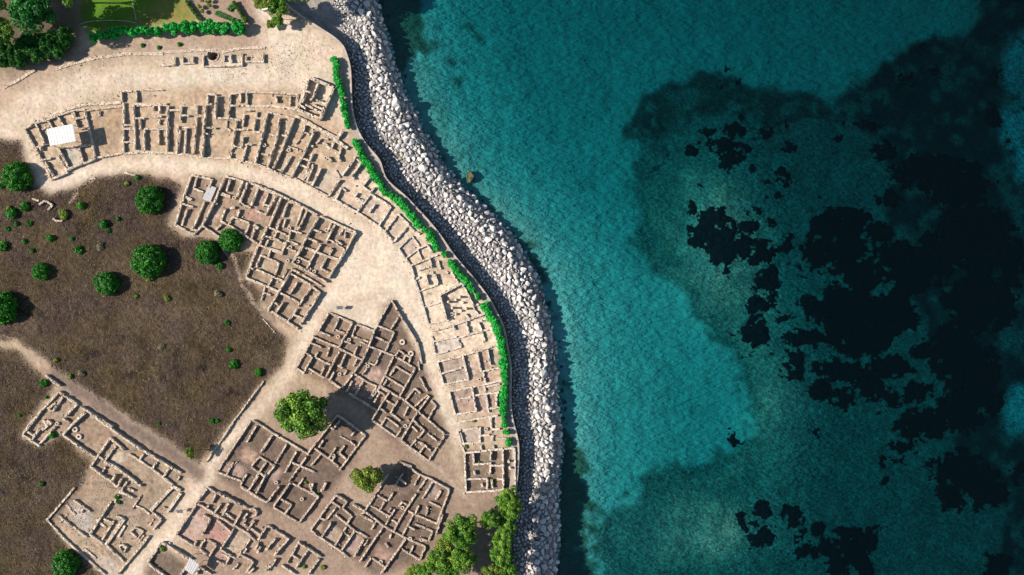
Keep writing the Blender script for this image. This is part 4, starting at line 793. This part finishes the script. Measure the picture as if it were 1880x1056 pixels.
for t, x, y in [('N',690,390),('N',805,420),('N',1000,695),('N',705,780),('K',1305,222),('K',1530,308),('K',1580,336),('H',1710,700),('H',275,375),('H',745,362),('E',735,740),('E',1060,725),('E',1315,775),('E',60,545),('E',1700,858),('H',1330,880),('H',1320,680),
   ('R',1165,580),('R',415,890),('R',1340,765),('V',1410,80),('V',1680,255),('W',1215,668),('W',1135,345),('W',1335,680),('W',910,910),('O',800,550),('S',868,158),('L',1650,780),('T',605,100),('W',180,110),('K',1410,230)]:
    tag(well(t, x, y), 'small round pale stone well head with dark hole among the ruin walls', 'well', 'small well heads in the ruins')
tag(well('N', 1360, 445, True), 'largest round white well ring in the walled point of the diamond block', 'well')
tag(well('N', 1450, 565, True), 'round white well ring near the eastern corner of the diamond block', 'well')
tag(well('T', 790, 160, True), 'upper of two round stone rings on the bare yard at left', 'well')
tag(well('T', 830, 237, True), 'lower of two round stone rings on the bare yard at left', 'well')
def column(t, x, y, h=.95, r=.21):
    o = TILE[t]; px, py = o[0]+x/5.697, o[1]+y/5.697
    n = 12; a = np.arange(n)*2*math.pi/n
    rows = [(r*1.35, -.1), (r*1.35, .16), (r*1.05, .2), (r, h*.6), (r*.93, h)]
    V = [np.stack([np.cos(a)*R, np.sin(a)*R, np.full(n, z)], 1) for R, z in rows] + [np.array([[0, 0, h*1.01]])]
    F = [(k*n+i, k*n+(i+1) % n, (k+1)*n+(i+1) % n, (k+1)*n+i) for k in range(len(rows)-1) for i in range(n)] + [((len(rows)-1)*n+i, (len(rows)-1)*n+(i+1) % n, len(rows)*n) for i in range(n)]
    return obj('column_stump', mesh('column', np.concatenate(V), F, M_WALL['pale'], tint=rng.random(len(F))*.3+.5), loc=tuple(P(px, py, 0)))
for x, y in [(1615,650),(1735,600),(1655,715),(1800,722),(1690,780),(1765,660),(1690,632),(1745,745)]:
    tag(column('L', x, y, 1.1 if x not in (1765,1690,1745) else .5), 'pale stone column stump standing in the courtyard by the seaside hedge', 'column', 'column stumps in the courtyard')
tag(column('S', 1105, 490, 1.0), 'upper of two column stumps in the corner room by the promenade', 'column')
tag(column('S', 1120, 560, 1.0), 'lower of two column stumps in the corner room by the promenade', 'column')

# rubble at the feet of walls
rub = []
for _ in range(5500):
    p, q = random.choice(SEGS); f = random.random()
    x = p[0]+(q[0]-p[0])*f+random.gauss(0, 5); y = p[1]+(q[1]-p[1])*f+random.gauss(0, 5)
    if x > edge_x(y)-16: continue
    r = random.uniform(.04, .12) if random.random() < .95 else random.uniform(.12, .24)
    p3 = P(x, y, 0); rub.append((p3[0], p3[1], float(gz(x, y))+r*.3, r, np.clip(random.gauss(.5, .25), 0, 1)))
for _ in range(2600):   # loose stones on the avenue's rubble patches and the white broken floors
    cx_, cy_, sd = random.choice([(520,112,25),(560,95,30),(160,950,32),(160,950,32),(190,1000,30),(190,1000,30),(230,960,28),(430,130,25),(150,160,50),(200,890,25),(420,1020,30),(700,930,50),(480,850,40),(700,700,50),(560,450,50)])
    x, y = random.gauss(cx_, sd), random.gauss(cy_, sd*.6)
    if x > edge_x(y)-10: continue
    r = random.uniform(.03, .11); p3 = P(x, y, 0); rub.append((p3[0], p3[1], float(gz(x, y))+r*.3, r, random.random()))
OCT = (np.array([(1,0,0),(-1,0,0),(0,1,0),(0,-1,0),(0,0,1),(0,0,-1)], float), np.array([(0,2,4),(2,1,4),(1,3,4),(3,0,4),(2,0,5),(1,2,5),(3,1,5),(0,3,5)]))
VARO = [(OCT[0]*rng.uniform(.7, 1.2, (6, 1)), OCT[1]) for _ in range(8)]
kind(obj('rubble', rock_pile('rubble', rub, M_WALL['tan'], VARO)), 'stuff', 'loose stone rubble strewn along the feet of the ruin walls', 'rubble')

# ------------------------------------------------------------------ shelters, decks, panels, lamp
def box(x0, x1, y0, y1, z0, z1):
    V = [(x0,y0,z0),(x1,y0,z0),(x1,y1,z0),(x0,y1,z0),(x0,y0,z1),(x1,y0,z1),(x1,y1,z1),(x0,y1,z1)]
    return V, [(0,3,2,1),(4,5,6,7),(0,1,5,4),(1,2,6,5),(2,3,7,6),(3,0,4,7)]
def boxes(name, bl, mat):
    V = []; F = []
    for b in bl:
        v, f = box(*b); k = len(V); V += v; F += [tuple(i+k for i in q) for q in f]
    return mesh(name, V, F, mat)
def shelter(t, corners, z, label, mat, ribs, name='shelter_roof'):
    o = TILE[t]; c = [P(o[0]+x/5.697, o[1]+y/5.697, z) for x, y in corners]
    A, B, Cc, D = c; g = gz(*[o[i]+np.mean([q[i] for q in corners])/5.697 for i in (0, 1)])
    base = np.mean(c, 0); base[2] = 0
    r = empty(name, tuple(base)); rel = lambda v: np.asarray(v)-base
    nr = ribs*2+1; V = []
    for i in range(nr):     # corrugated sheet
        f = i/(nr-1); dz = .035*(i % 2)
        for e, s in ((0, 0), (1, 0), (0, -.06), (1, -.06)):
            p = (A+(B-A)*f)*(1-e) + (D+(Cc-D)*f)*e; V.append(rel(p)+(0, 0, dz+s))
    F = []
    for i in range(nr-1):
        k = i*4; F += [(k, k+1, k+5, k+4), (k+2, k+6, k+7, k+3), (k, k+4, k+6, k+2), (k+1, k+3, k+7, k+5)]
    F += [(0, 2, 3, 1), ((nr-1)*4, (nr-1)*4+1, (nr-1)*4+3, (nr-1)*4+2)]
    obj('roof', mesh('roof', V, F, mat), r)
    cen = np.mean(c, 0)
    for p in c:
        q = rel(p*.93+cen*.07); obj('post', boxes('post', [(-.05, .05, -.05, .05, 0, z-.06)], M_METAL), r, loc=(q[0], q[1], 0))
    q0, q1 = rel(A*.93+cen*.07), rel(B*.93+cen*.07)
    tag(r, label, 'shelter'); return r
shelter('D', [(485,440),(760,385),(795,565),(525,615)], 2.7, 'white corrugated shelter roof over the ruin at far left', M_WHITE, 9)
shelter('V', [(500,868),(605,945),(535,1050),(455,1000)], 2.0, 'small grey shelter roof over the ruin at the bottom edge', M_GREYSHEET, 5)
# plank walkway in the western house of the central block
o = TILE['H']; A, B, Cc, D = [P(o[0]+x/5.697, o[1]+y/5.697, .35) for x, y in ((472,228),(555,255),(490,405),(408,372))]
dk = empty('plank_deck', tuple(np.append(((A+Cc)/2)[:2], 0)))
for i in range(9):
    f0, f1 = i/9+.006, (i+1)/9-.006
    q = [A+(B-A)*f0, A+(B-A)*f1, D+(Cc-D)*f1, D+(Cc-D)*f0]; z = rng.uniform(0, .015)
    V = [p-np.array(dk.location)+(0, 0, z) for p in q] + [p-np.array(dk.location)+(0, 0, z-.05) for p in q]
    obj('plank', mesh('plank', V, [(0,3,2,1),(4,5,6,7),(0,1,5,4),(1,2,6,5),(2,3,7,6),(3,0,4,7)], M_GREYSHEET), dk)
tag(dk, 'grey plank deck in the western house of the central block', 'deck')
def panel(px, py, ang, label):
    r = empty('information_panel', tuple(P(px, py, 0))); r.rotation_euler = (0, 0, ang)
    for s in (-.4, .4): obj('leg', boxes('leg', [(s-.03, s+.03, -.03, .03, -.1, .9)], M_METAL), r)
    b = obj('board', boxes('board', [(-.55, .55, -.33, .33, 0, .05)], M_DARKPANEL), r, loc=(0, 0, .92)); b.rotation_euler = (.35, 0, 0)
    tag(r, label, 'panel')
panel(626, 564.7, 0, 'dark information panel standing alone on the dry grass of the plaza')
panel(334.6, 936, 0, 'grey information panel standing on the sloping path near the bottom')
lp = empty('lamp_post', tuple(P(503, 36, 0)))
top = P(493, 21, 5.0)-np.array(lp.location)
obj('base', boxes('base', [(-.35, .35, -.3, .3, -.1, .35)], M_WHITE), lp)
obj('pole', boxes('pole', [(-.06, .06, -.06, .06, .3, 4.6)], M_WHITE), lp)
h = obj('lamp_head', boxes('lamp_head', [(-.55, .55, -.13, .13, 0, .12)], M_WHITE), lp, loc=(0, 0, 4.58)); h.rotation_euler = (0, 0, .2)
tag(lp, 'white lamp post with cross head among the trees at the top', 'lamp post')
bl = obj('stone_block', mesh('stone_block', rock_verts(ICO2[0], rng, 9)*.32, ICO2[1], M_WHITE), loc=tuple(P(310.5, 999, .55)))
bl.location.z = .12; tag(bl, 'small bright white stone on the path above the dark square room', 'stone')

# ------------------------------------------------------------------ vegetation
def leaf_quads(pos, nr, size, r):
    n = len(pos); a = r.normal(size=(n, 3)); nn = nr + r.normal(scale=.55, size=(n, 3)); nn /= np.linalg.norm(nn, axis=1)[:, None]
    t = np.cross(nn, a); t /= np.linalg.norm(t, axis=1)[:, None]; b = np.cross(nn, t)
    s = size*r.uniform(.6, 1.4, (n, 1)); t = t*s; b = b*s*.62
    V = np.stack([pos-t, pos-b*.9, pos+t, pos+b*.9], 1).reshape(-1, 3)
    return V, np.arange(n*4).reshape(n, 4)
def crown_mesh(seed, nleaf, size, lobes, mat, spread=.62, lr=(.34, .52), flat=1.0, core=.62, zmin=-9.0, tlo=.15, sr=(.55, 1.1)):
    """unit crown (radius about 1) of leaf faces on overlapping lobes"""
    r = np.random.default_rng(seed)
    LC = r.normal(size=(lobes, 3)); LC /= np.linalg.norm(LC, axis=1)[:, None]; LC *= spread*r.uniform(*sr, (lobes, 1)); LC[:, 2] = np.abs(LC[:, 2])*.9-.05
    LR = r.uniform(*lr, lobes); k = r.integers(0, lobes, nleaf); lt = r.uniform(0, 1, lobes)
    d = r.normal(size=(nleaf, 3)); d /= np.linalg.norm(d, axis=1)[:, None]
    rad = LR[k]*r.uniform(.72, 1.04, nleaf)
    p = LC[k] + d*rad[:, None]; p[:, 2] *= flat
    ok = p[:, 2] > zmin; p = p[ok]; d = d[ok]; kk = k[ok]
    V, F = leaf_quads(p, d, size, r)
    tint = np.clip(tlo + .5*lt[kk] + .25*r.random(len(p)) + .12*d[:, 2], 0, 1)
    cv = ICO1[0]*core*np.array([1, 1, flat]); cv[:, 2] += .05; cf = ICO1[1]
    faces = [tuple(f) for f in F] + [tuple(f+len(V)) for f in cf]
    return mesh('crown', np.concatenate([V, cv]), faces, mat, tint=np.concatenate([tint, np.zeros(len(cf))]))
DOMES = [crown_mesh(s, 11000, .05, 110, M_DOME, .84, (.15, .22), .9, .80, -.35, .15, (.92, 1.02)) for s in (11, 12, 13)]
SMALLDOME = [crown_mesh(s, 900, .16, 9, M_DOME, .5, (.40, .55), .8, .6, -.3) for s in (21, 22)]
YDOME = [crown_mesh(s, 900, .16, 9, M_YGREEN, .5, (.40, .55), .8, .6, -.3) for s in (23, 24)]
DRYDOME = [crown_mesh(25, 1100, .13, 10, M_DRYLEAF, .5, (.40, .5), .7, .5, -.3)]
HBUSH = [crown_mesh(s, 1000, .17, 12, M_HEDGE, .55, (.34, .50), .9, .62, -.5, .1) for s in (31, 32, 33, 34)]
DBUSH = [crown_mesh(s, 1300, .14, 14, M_OLIVE, .58, (.32, .46), .9, .62, -.5, .0) for s in (35, 36)]
TREES = [crown_mesh(s, 10000, .055, 46, M_OLIVE, .78, (.15, .33), .8, .42, -.5, .10, (.45, 1.12)) for s in (41, 42, 43)]
TREESY = [crown_mesh(s, 8000, .058, 40, M_YGREEN, .76, (.15, .33), .8, .40, -.5, .10, (.45, 1.12)) for s in (44, 45)]
TREEDRY = [crown_mesh(47, 4500, .06, 22, M_DRYLEAF, .72, (.22, .34), .8, .3, -.5)]
BIGGREEN = [crown_mesh(s, 9000, .055, 40, M_EMERALD, .74, (.20, .34), .8, .5, -.5, .0) for s in (48, 49)]
DARKGREEN = [crown_mesh(s, 4000, .085, 26, M_DARKHEDGE, .70, (.22, .36), .8, .5, -.5, .0) for s in (50, 51)]
def trunk_mesh(h, r, seed):
    rr_ = np.random.default_rng(seed); V = []; F = []
    def limb(p0, p1, r0, r1):
        k = len(V); d = np.array(p1)-np.array(p0); d /= np.linalg.norm(d); u = np.cross(d, (.3, .9, .1)); u /= np.linalg.norm(u); v = np.cross(d, u)
        for p, R in ((p0, r0), ((np.array(p0)+np.array(p1))/2+rr_.normal(scale=r0*.3, size=3), (r0+r1)/2), (p1, r1)):
            for i in range(7):
                a = i*2*math.pi/7; V.append(tuple(np.array(p)+R*(math.cos(a)*u+math.sin(a)*v)))
        for s in range(2):
            for i in range(7): F.append((k+s*7+i, k+s*7+(i+1) % 7, k+(s+1)*7+(i+1) % 7, k+(s+1)*7+i))
    limb((0, 0, -.2), (0, 0, h*.55), r, r*.7)
    for i in range(4):
        a = i*1.57+rr_.uniform(-.4, .4); limb((0, 0, h*.5), (math.cos(a)*h*.32, math.sin(a)*h*.32, h*.95), r*.6, r*.2)
    return mesh('trunk', V, F, M_BARK)
TRK = [trunk_mesh(1.0, .07, s) for s in (1, 2)]
def plant(name, px, py, rpx, crowns, label, cat, group=None, h=None, sq=(1, 1), lift=None):
    """crown seen at (px, py) with radius rpx pixels; h = height of the crown's centre above ground"""
    R = rpx*S; hc = (.14*R if h is None else h); p = P(px, py, hc); g = float(gz(px, py))
    e = empty(name, (p[0], p[1], g)); k = random.randrange(len(crowns)); a = random.uniform(0, 6.28)
    c = obj('crown', crowns[k], e, loc=(0, 0, hc)); c.scale = (R*sq[0], R*sq[1], R*.95)
    c.rotation_euler = (0, 0, a if sq == (1, 1) else 0)
    t = obj('trunk', TRK[k % 2], e); t.scale = (max(.6, R*.7),)*2 + (max(hc, .25)+R*.1,)
    return tag(e, label, cat, group)
BIG = [(35,325,28,'big round green shrub beside the white-roofed ruin'),(277,368,27,'round dark green shrub at the top of the brown field near the path'),(275,479,33,'largest round dark green shrub in the middle of the brown field'),
 (382,464,23,'left of the two round dark green shrubs by the central ruin block'),(424,441,23,'right of the two round dark green shrubs touching the central ruin block'),(200,521,23,'round dark green shrub with a bite in its edge in the field'),
 (77,499,17,'medium round dark green shrub at the left of the field'),(7,566,31,'big dark shrub cut by the left edge of the photo'),(123,1034,26,'round dark green shrub in the bottom left field')]
for x, y, r, l in BIG: plant('shrub', x, y, r, DOMES, l, 'shrub', 'round shrubs')
plant('shrub', 184, 517, 13, DOMES, 'lesser lobe shrub joined to the bitten round shrub in the field', 'shrub', 'round shrubs')
plant('shrub', 275, 509, 10, YDOME, 'bright green low bush at the foot of the largest shrub', 'shrub', 'round shrubs')
MID = [(21,392,13,'bushy dark shrub at the left edge, left of the small square field ruin'),(46,379,11,'dark bush just left of the small square field ruin'),(149,377,9,'small dark bush right of the small square field ruin'),
 (93,436,9,'oval dark bush below the small square field ruin'),(6,451,12,'dark shrub cut by the left edge, level with the oval bush'),(146,460,10,'round bush between the bitten shrub and the oval bush, above both'),
 (190,412,10,'double bush left of the round shrub near the top path, upper lobe'),(199,423,6,'double bush left of the round shrub near the top path, lower lobe'),(404,488,8,'small bush below the two round shrubs by the central block'),
 (430,668,11,'isolated round bush near the lower right corner of the brown field'),(82,703,9,'small green bush beside the top corner of the far left ruins'),(2,340,9,'bush at the left edge beside the big round shrub'),(96,799,8,'bush at the south wall of the far left ruins')]
for x, y, r, l in MID: plant('shrub', x, y, r, SMALLDOME, l, 'shrub', 'small bushes in the brown field')
for x, y, r in [(45,444,6),(60,461,5),(132,439,5),(15,421,6),(30,412,6),(55,410,7),(218,402,5),(253,325,6),(418,593,6),(420,642,6),(390,774,6),(400,772,5),(292,778,4),(37,762,4),(77,888,6),(216,913,6),(219,923,5),(262,84,5),(292,88,5),(330,81,5),(85,729,4),(477,683,9)]:
    plant('shrub', x, y, r, SMALLDOME, 'tiny green bush on dry ground', 'shrub', 'tiny bushes')
for x, y, r in [(117,393,11),(308,548,7),(103,661,6),(129,692,6),(233,337,6),(17,383,6),(250,544,5),(299,1008,6),(372,995,5),(558,1041,5),(594,1042,6),(561,885,4),(854,820,5),(868,772,5),(881,850,5),(903,882,5),(585,903,4),(876,880,4),(371,352,4),(505,390,4)]:
    plant('shrub', x, y, r, YDOME, 'tiny yellow-green tuft of weeds on dry ground or ruin floor', 'shrub', 'yellow-green tufts')
for x, y, l in [(733,283,'a'),(739,289,'b'),(749,297,'c'),(776,329,'d'),(727,257,'e')]:
    e = plant('shrub', x, y, 4, YDOME, 'tiny green weed tuft growing between breakwater boulders', 'weed', 'weeds on the breakwater'); p = P(x, y, -1.75); e.location = p
plant('shrub', 401, 540, 9, DRYDOME, 'pale dry ball-shaped bush in the brown field left of the trail', 'shrub')
plant('shrub', 297, 637, 8, DRYDOME, 'straggly dead bush in the middle of the lower brown field', 'shrub')
plant('shrub', 150, 686, 8, DRYDOME, 'dead dark bush near the diagonal path at left', 'shrub')
plant('shrub', 185, 452, 10, DRYDOME, 'sparse grey dead bush beside the largest shrub', 'shrub')
# trees
plant('tree', 556, 758, 49, TREES, 'big bushy green tree casting a dark shadow over the path', 'tree', h=4.2)
plant('tree', 674, 877, 30, TREESY, 'pale yellow-green tree above the lower ruin block', 'tree', h=2.6)
plant('tree', 350, 831, 12, TREESY, 'small slender tree at the corner of the field and path', 'tree', h=2.2, sq=(.75, 1.15))
for x, y, r, cr, l, h in [(849,975,32,TREES,'large rounded tree leading the bottom grove',4.5),(816,1000,21,TREESY,'yellowish tree at the left flank of the bottom grove',3.5),(852,1022,27,TREES,'green tree in the heart of the bottom grove',4.0),
  (899,953,20,TREES,'olive tree at the top of the bottom grove',4.0),(932,913,24,TREES,'tall green tree at the end of the promenade wall',3.3),(935,935,22,TREES,'green tree just below the one ending the promenade wall',3.3),(930,964,21,TREES,'tree in the line along the wall, third from the top',3.3),(923,992,22,TREES,'tree in the line along the wall, fourth from the top',3.3),
  (921,1020,24,TREES,'tree in the line along the wall, fifth from the top',3.3),(902,1048,18,TREESY,'tree at the bottom edge beside the dark lane',3.8),(806,1028,26,TREES,'dark green tree at the lower left of the grove',3.6),(780,1044,18,TREES,'tree at the leftmost bottom of the grove',3.2),(757,1050,15,TREESY,'small pale tree at the bottom left end of the grove',2.6),
  (856,1042,15,TREEDRY,'brown withered tree among the bottom grove',4.0),(826,1052,20,TREES,'tree cut by the bottom edge under the grove',3.6),(925,1050,24,TREES,'tree in the line along the wall at the bottom edge',3.3),(928,1085,24,TREES,'tree just below the bottom edge by the wall',3.4)]:
    plant('tree', x, y, r, cr, l, 'tree', 'bottom grove', h=h)
for x, y, r, cr, l, h in [(60,18,42,BIGGREEN,'tall bright green tree in the top left corner',7.0),(-30,-5,45,TREES,'tall dark tree at the very corner left of the bright tree',6.5),(5,60,26,TREES,'dark tree at the left edge above the thick hedge',4.0),(120,-25,36,TREES,'tall tree above the lawn shading it',7.0),
  (490,5,24,TREESY,'pale green tree at the top beside the lamp post',3.0),(510,12,20,TREES,'dark green tree right of the lamp post',3.2),(512,38,13,TREES,'low bushy tree below the lamp post',1.8),(496,45,9,TREESY,'low green bush left below the lamp post',1.0),(545,-18,26,TREES,'tree above the top edge shading the beach',4.5),(575,-40,24,TREES,'tree beyond the top edge over the beach',5.0)]:
    plant('tree', x, y, r, cr, l, 'tree', 'trees along the top', h=h)
# hedges: rows of clipped bushes
def hedge(pts, r, label, crowns=HBUSH, h=.75, step=8.0, jit=1.2, wide=None):
    pts = [np.array(p, float) for p in pts]; e = empty('hedge', tuple(P(*pts[len(pts)//2], 0)))
    out = []
    for a, b in zip(pts[:-1], pts[1:]):
        L = np.linalg.norm(b-a); n = max(1, int(round(L/step)))
        out += [a+(b-a)*(i+.5)/n for i in range(n)]
    if len(pts) == 1: out = pts
    for q in out:
        m = 1 if not wide else wide[1]
        for _ in range(m):
            x = q[0]+random.uniform(-jit, jit); y = q[1]+random.uniform(-jit, jit)
            if wide: y += random.uniform(-wide[0], wide[0])
            p = P(x, y, h)-np.array(e.location); c = obj('bush', crowns[random.randrange(len(crowns))], e, loc=(p[0], p[1], h*.8))
            R = r*S*random.uniform(.78, 1.16); c.scale = (R, R, h*random.uniform(1.0, 1.25)); c.rotation_euler = (0, 0, random.uniform(0, 6.28))
    return tag(e, label, 'hedge', 'green hedges')
hedge([(615,108),(620,150),(627,170),(631,195),(636,218),(639,236)], 8.5, 'bright green hedge at the upper end of the promenade, beside the askew square ruin')
hedge([(649,256),(661,276),(669,294),(677,306)], 9.5, 'short bright green hedge where the promenade bulges outward')
hedge([(677,308),(688,327),(701,346),(722,363),(742,379),(758,398),(770,415)], 10, 'long bright green hedge along the middle of the promenade')
hedge([(776,420),(789,433),(796,444),(804,456)], 9, 'bright green hedge section just below the long middle hedge')
hedge([(815.6,467)], 8.5, 'single round hedge bush above the courtyard hedge', step=20)
hedge([(824,480),(838,496),(852,510),(858,516)], 9.5, 'bright green hedge section outside the column courtyard')
hedge([(859,518),(864,527),(869,535)], 9, 'short hedge clump below the column courtyard hedge')
hedge([(877,543.5)], 9, 'single round hedge bush beside the column courtyard', step=20)
hedge([(889,557),(898,577),(907,592),(915,607),(919,622)], 9.5, 'bright green hedge starting below the single courtyard bush')
hedge([(919,622),(923,640),(924,661),(926,684),(926,705),(925,732),(924,754),(923,772)], 9.5, 'longest straight green hedge beside the lower promenade')
for x, y, l in [(926,781,'upper'),(929.6,795,'middle'),(935,813,'lowest')]:
    hedge([(x, y)], 9.5, l+' of three round bushes at the lower end of the promenade', step=20)
hedge([(166,70),(190,65),(215,60),(250,56),(280,55),(296,56)], 11, 'bright green clumpy hedge below the lawn, left part', step=12, h=1.2, jit=2)
hedge([(300,54),(326,52),(350,50),(378,50),(405,48),(418,52)], 12, 'bright green clumpy hedge below the garden lettering', step=12, h=1.3, jit=2)
hedge([(425,51),(444,51)], 12, 'short end clump of the hedge by the top path', step=10, h=1.3, jit=1.5)
hedge([(0,100),(30,95),(60,88),(90,80),(122,72)], 16, 'thick dark green hedge in the top left corner', DARKGREEN, h=1.8, step=13, jit=3, wide=(16, 3))
hedge([(342,0),(348,12),(360,28),(368,36)], 4, 'thin low green edging between lawn and garden', DBUSH, h=.4, step=4, jit=.6)
hedge([(428,2),(436,16),(444,26)], 4.5, 'thin low green edging on the path side of the garden', DBUSH, h=.5, step=4, jit=.6)
hedge([(444,28),(449,36),(453,42)], 6, 'rounded low green edging at the corner of the garden', DBUSH, h=.6, step=5, jit=.6)
for x, y in [(366,12),(371,20),(384,10),(384,1),(371,0)]:
    plant('shrub', x, y, 5, YDOME, 'small round garden bush above the planted lettering', 'shrub', 'garden bushes', h=.6)
def hose(pts, label):
    q = [P(x, y, .06) for x, y in pts]; o = np.array([q[0][0], q[0][1], 0]); V = []; n = 6
    for i, p in enumerate(q):
        d = (q[min(i+1, len(q)-1)]-q[max(i-1, 0)]); d /= np.linalg.norm(d); u = np.array([-d[1], d[0], 0])
        for k in range(n):
            a = k*2*math.pi/n; V.append(p-o+.035*(math.cos(a)*u+math.sin(a)*np.array([0, 0, 1.0])))
    F = [(i*n+k, i*n+(k+1) % n, (i+1)*n+(k+1) % n, (i+1)*n+k) for i in range(len(q)-1) for k in range(n)]
    tag(obj('hose', mesh('hose', V, F, M_WHITE), loc=tuple(o)), label, 'hose')
hose([(146,45),(155,42),(165,39.5),(178,38),(192,37.5),(206,37.5),(220,38),(232,39),(242,41),(250,42)], 'thin pale hose curving across the lower part of the lawn')
hose([(240,-6),(243,4),(246,15),(248,26),(250,37)], 'thin pale hose running up the lawn to the top edge')
# planted lettering of clipped hedge in the garden (strokes read off the photograph; too small to spell)
def gpt(x, y): return (340+x/9.4, y/9.4)
def letters(name, label, strokes, h=.3):
    q = gpt(*strokes[0][0]); e = empty(name, tuple(P(q[0], q[1], 0)))
    for a, b, w in strokes:
        A, B = P(*gpt(*a), h), P(*gpt(*b), h); d = (B-A)[:2]; L = np.linalg.norm(d); t = d/L; n_ = np.array([-t[1], t[0]])*w/2
        nseg = max(2, int(L/.15)); V = []; 
        for i in range(nseg+1):
            c = A[:2]+d*i/nseg
            for s, z in ((-1, -.05), (-1, h), (1, h), (1, -.05)):
                V.append(np.append(c+n_*s*(1+rng.uniform(-.15, .15)), z+(rng.uniform(-.05, .05) if z > 0 else 0))-np.array(e.location))
        F = [(k*4+j, k*4+j+1, k*4+4+j+1, k*4+4+j) for k in range(nseg) for j in range(3)] + [(0, 1, 2, 3), (nseg*4+3, nseg*4+2, nseg*4+1, nseg*4)]
        obj('stroke', mesh('stroke', V, F, M_DOME, tint=rng.random(len(F))*.4), e)
    return tag(e, label, 'lettering')
letters('planted_number', 'dark planted two-stroke figure above the garden lettering', [((725,165),(790,75),.34),((800,70),(850,125),.26),((850,130),(775,145),.26),((785,145),(775,195),.26),((800,85),(760,140),.2)])
st = []
for i, (x, y, L, d, gap) in enumerate([(515,250,70,60,0),(540,262,72,60,1),(563,275,72,60,0),(585,285,70,58,1),(608,292,70,58,0),(632,300,70,58,1),(655,312,66,56,1),(680,318,66,56,0),(702,325,60,56,1),(735,340,62,56,0),(755,355,66,56,1),(785,365,66,58,0),(800,380,76,58,0),(845,388,66,58,0),(868,385,60,50,1)]):
    st.append(((x, y), (x+34, y-L), .2))
    if gap: st.append(((x+30, y-L*.9), (x+52, y-L*.62), .16))
    if i % 3 == 0: st.append(((x+14, y-L*.4), (x+36, y-L*.25), .16))
letters('planted_lettering', 'row of dark clipped plant letters in the garden above the top hedge', st)
# ------------------------------------------------------------------ dry scrub on the fields
n = 95000
px = rng.uniform(-60, 530, n); py = rng.uniform(240, 1110, n)
wpx = px + (fbm(px/18, py/18, 3)-0.5)*16; wpy = py + (fbm(px/18, py/18, 9)-0.5)*16
ok = (inpoly(wpx, wpy, FIELD1) | inpoly(wpx, wpy, FIELD2)) & (rng.random(n) < np.clip(.35+1.1*(fbm(px/22, py/22, 201)-.3), .08, 1))
px, py = px[ok], py[ok]; n = len(px)
base = PA(px, py, 0); base[:, 2] = gz(px, py)
hgt = rng.uniform(.04, .13, n)*(0.6+fbm(px/30, py/30, 203)); wid = rng.uniform(.06, .17, n)
V = np.zeros((n, 5, 3)); a0 = rng.uniform(0, 6.28, n)
for k in range(4):
    a = a0+k*1.571; V[:, k, 0] = np.cos(a)*wid; V[:, k, 1] = np.sin(a)*wid; V[:, k, 2] = -.03
V[:, 4, 0] = rng.uniform(-.1, .1, n); V[:, 4, 1] = rng.uniform(-.1, .1, n); V[:, 4, 2] = hgt
V += base[:, None, :]
F = np.array([(0,1,4),(1,2,4),(2,3,4),(3,0,4)])[None]+np.arange(n)[:, None, None]*5
t = np.clip(.12+.75*fbm(px/35, py/35, 205)*rng.uniform(.5, 1.5, n), 0, 1)
kind(obj('dry_scrub', mesh('dry_scrub', V.reshape(-1, 3), F.reshape(-1, 3), M_SCRUB, tint=np.repeat(t, 4))), 'stuff', 'dry brown scrub and grass tufts covering the fields', 'scrub')
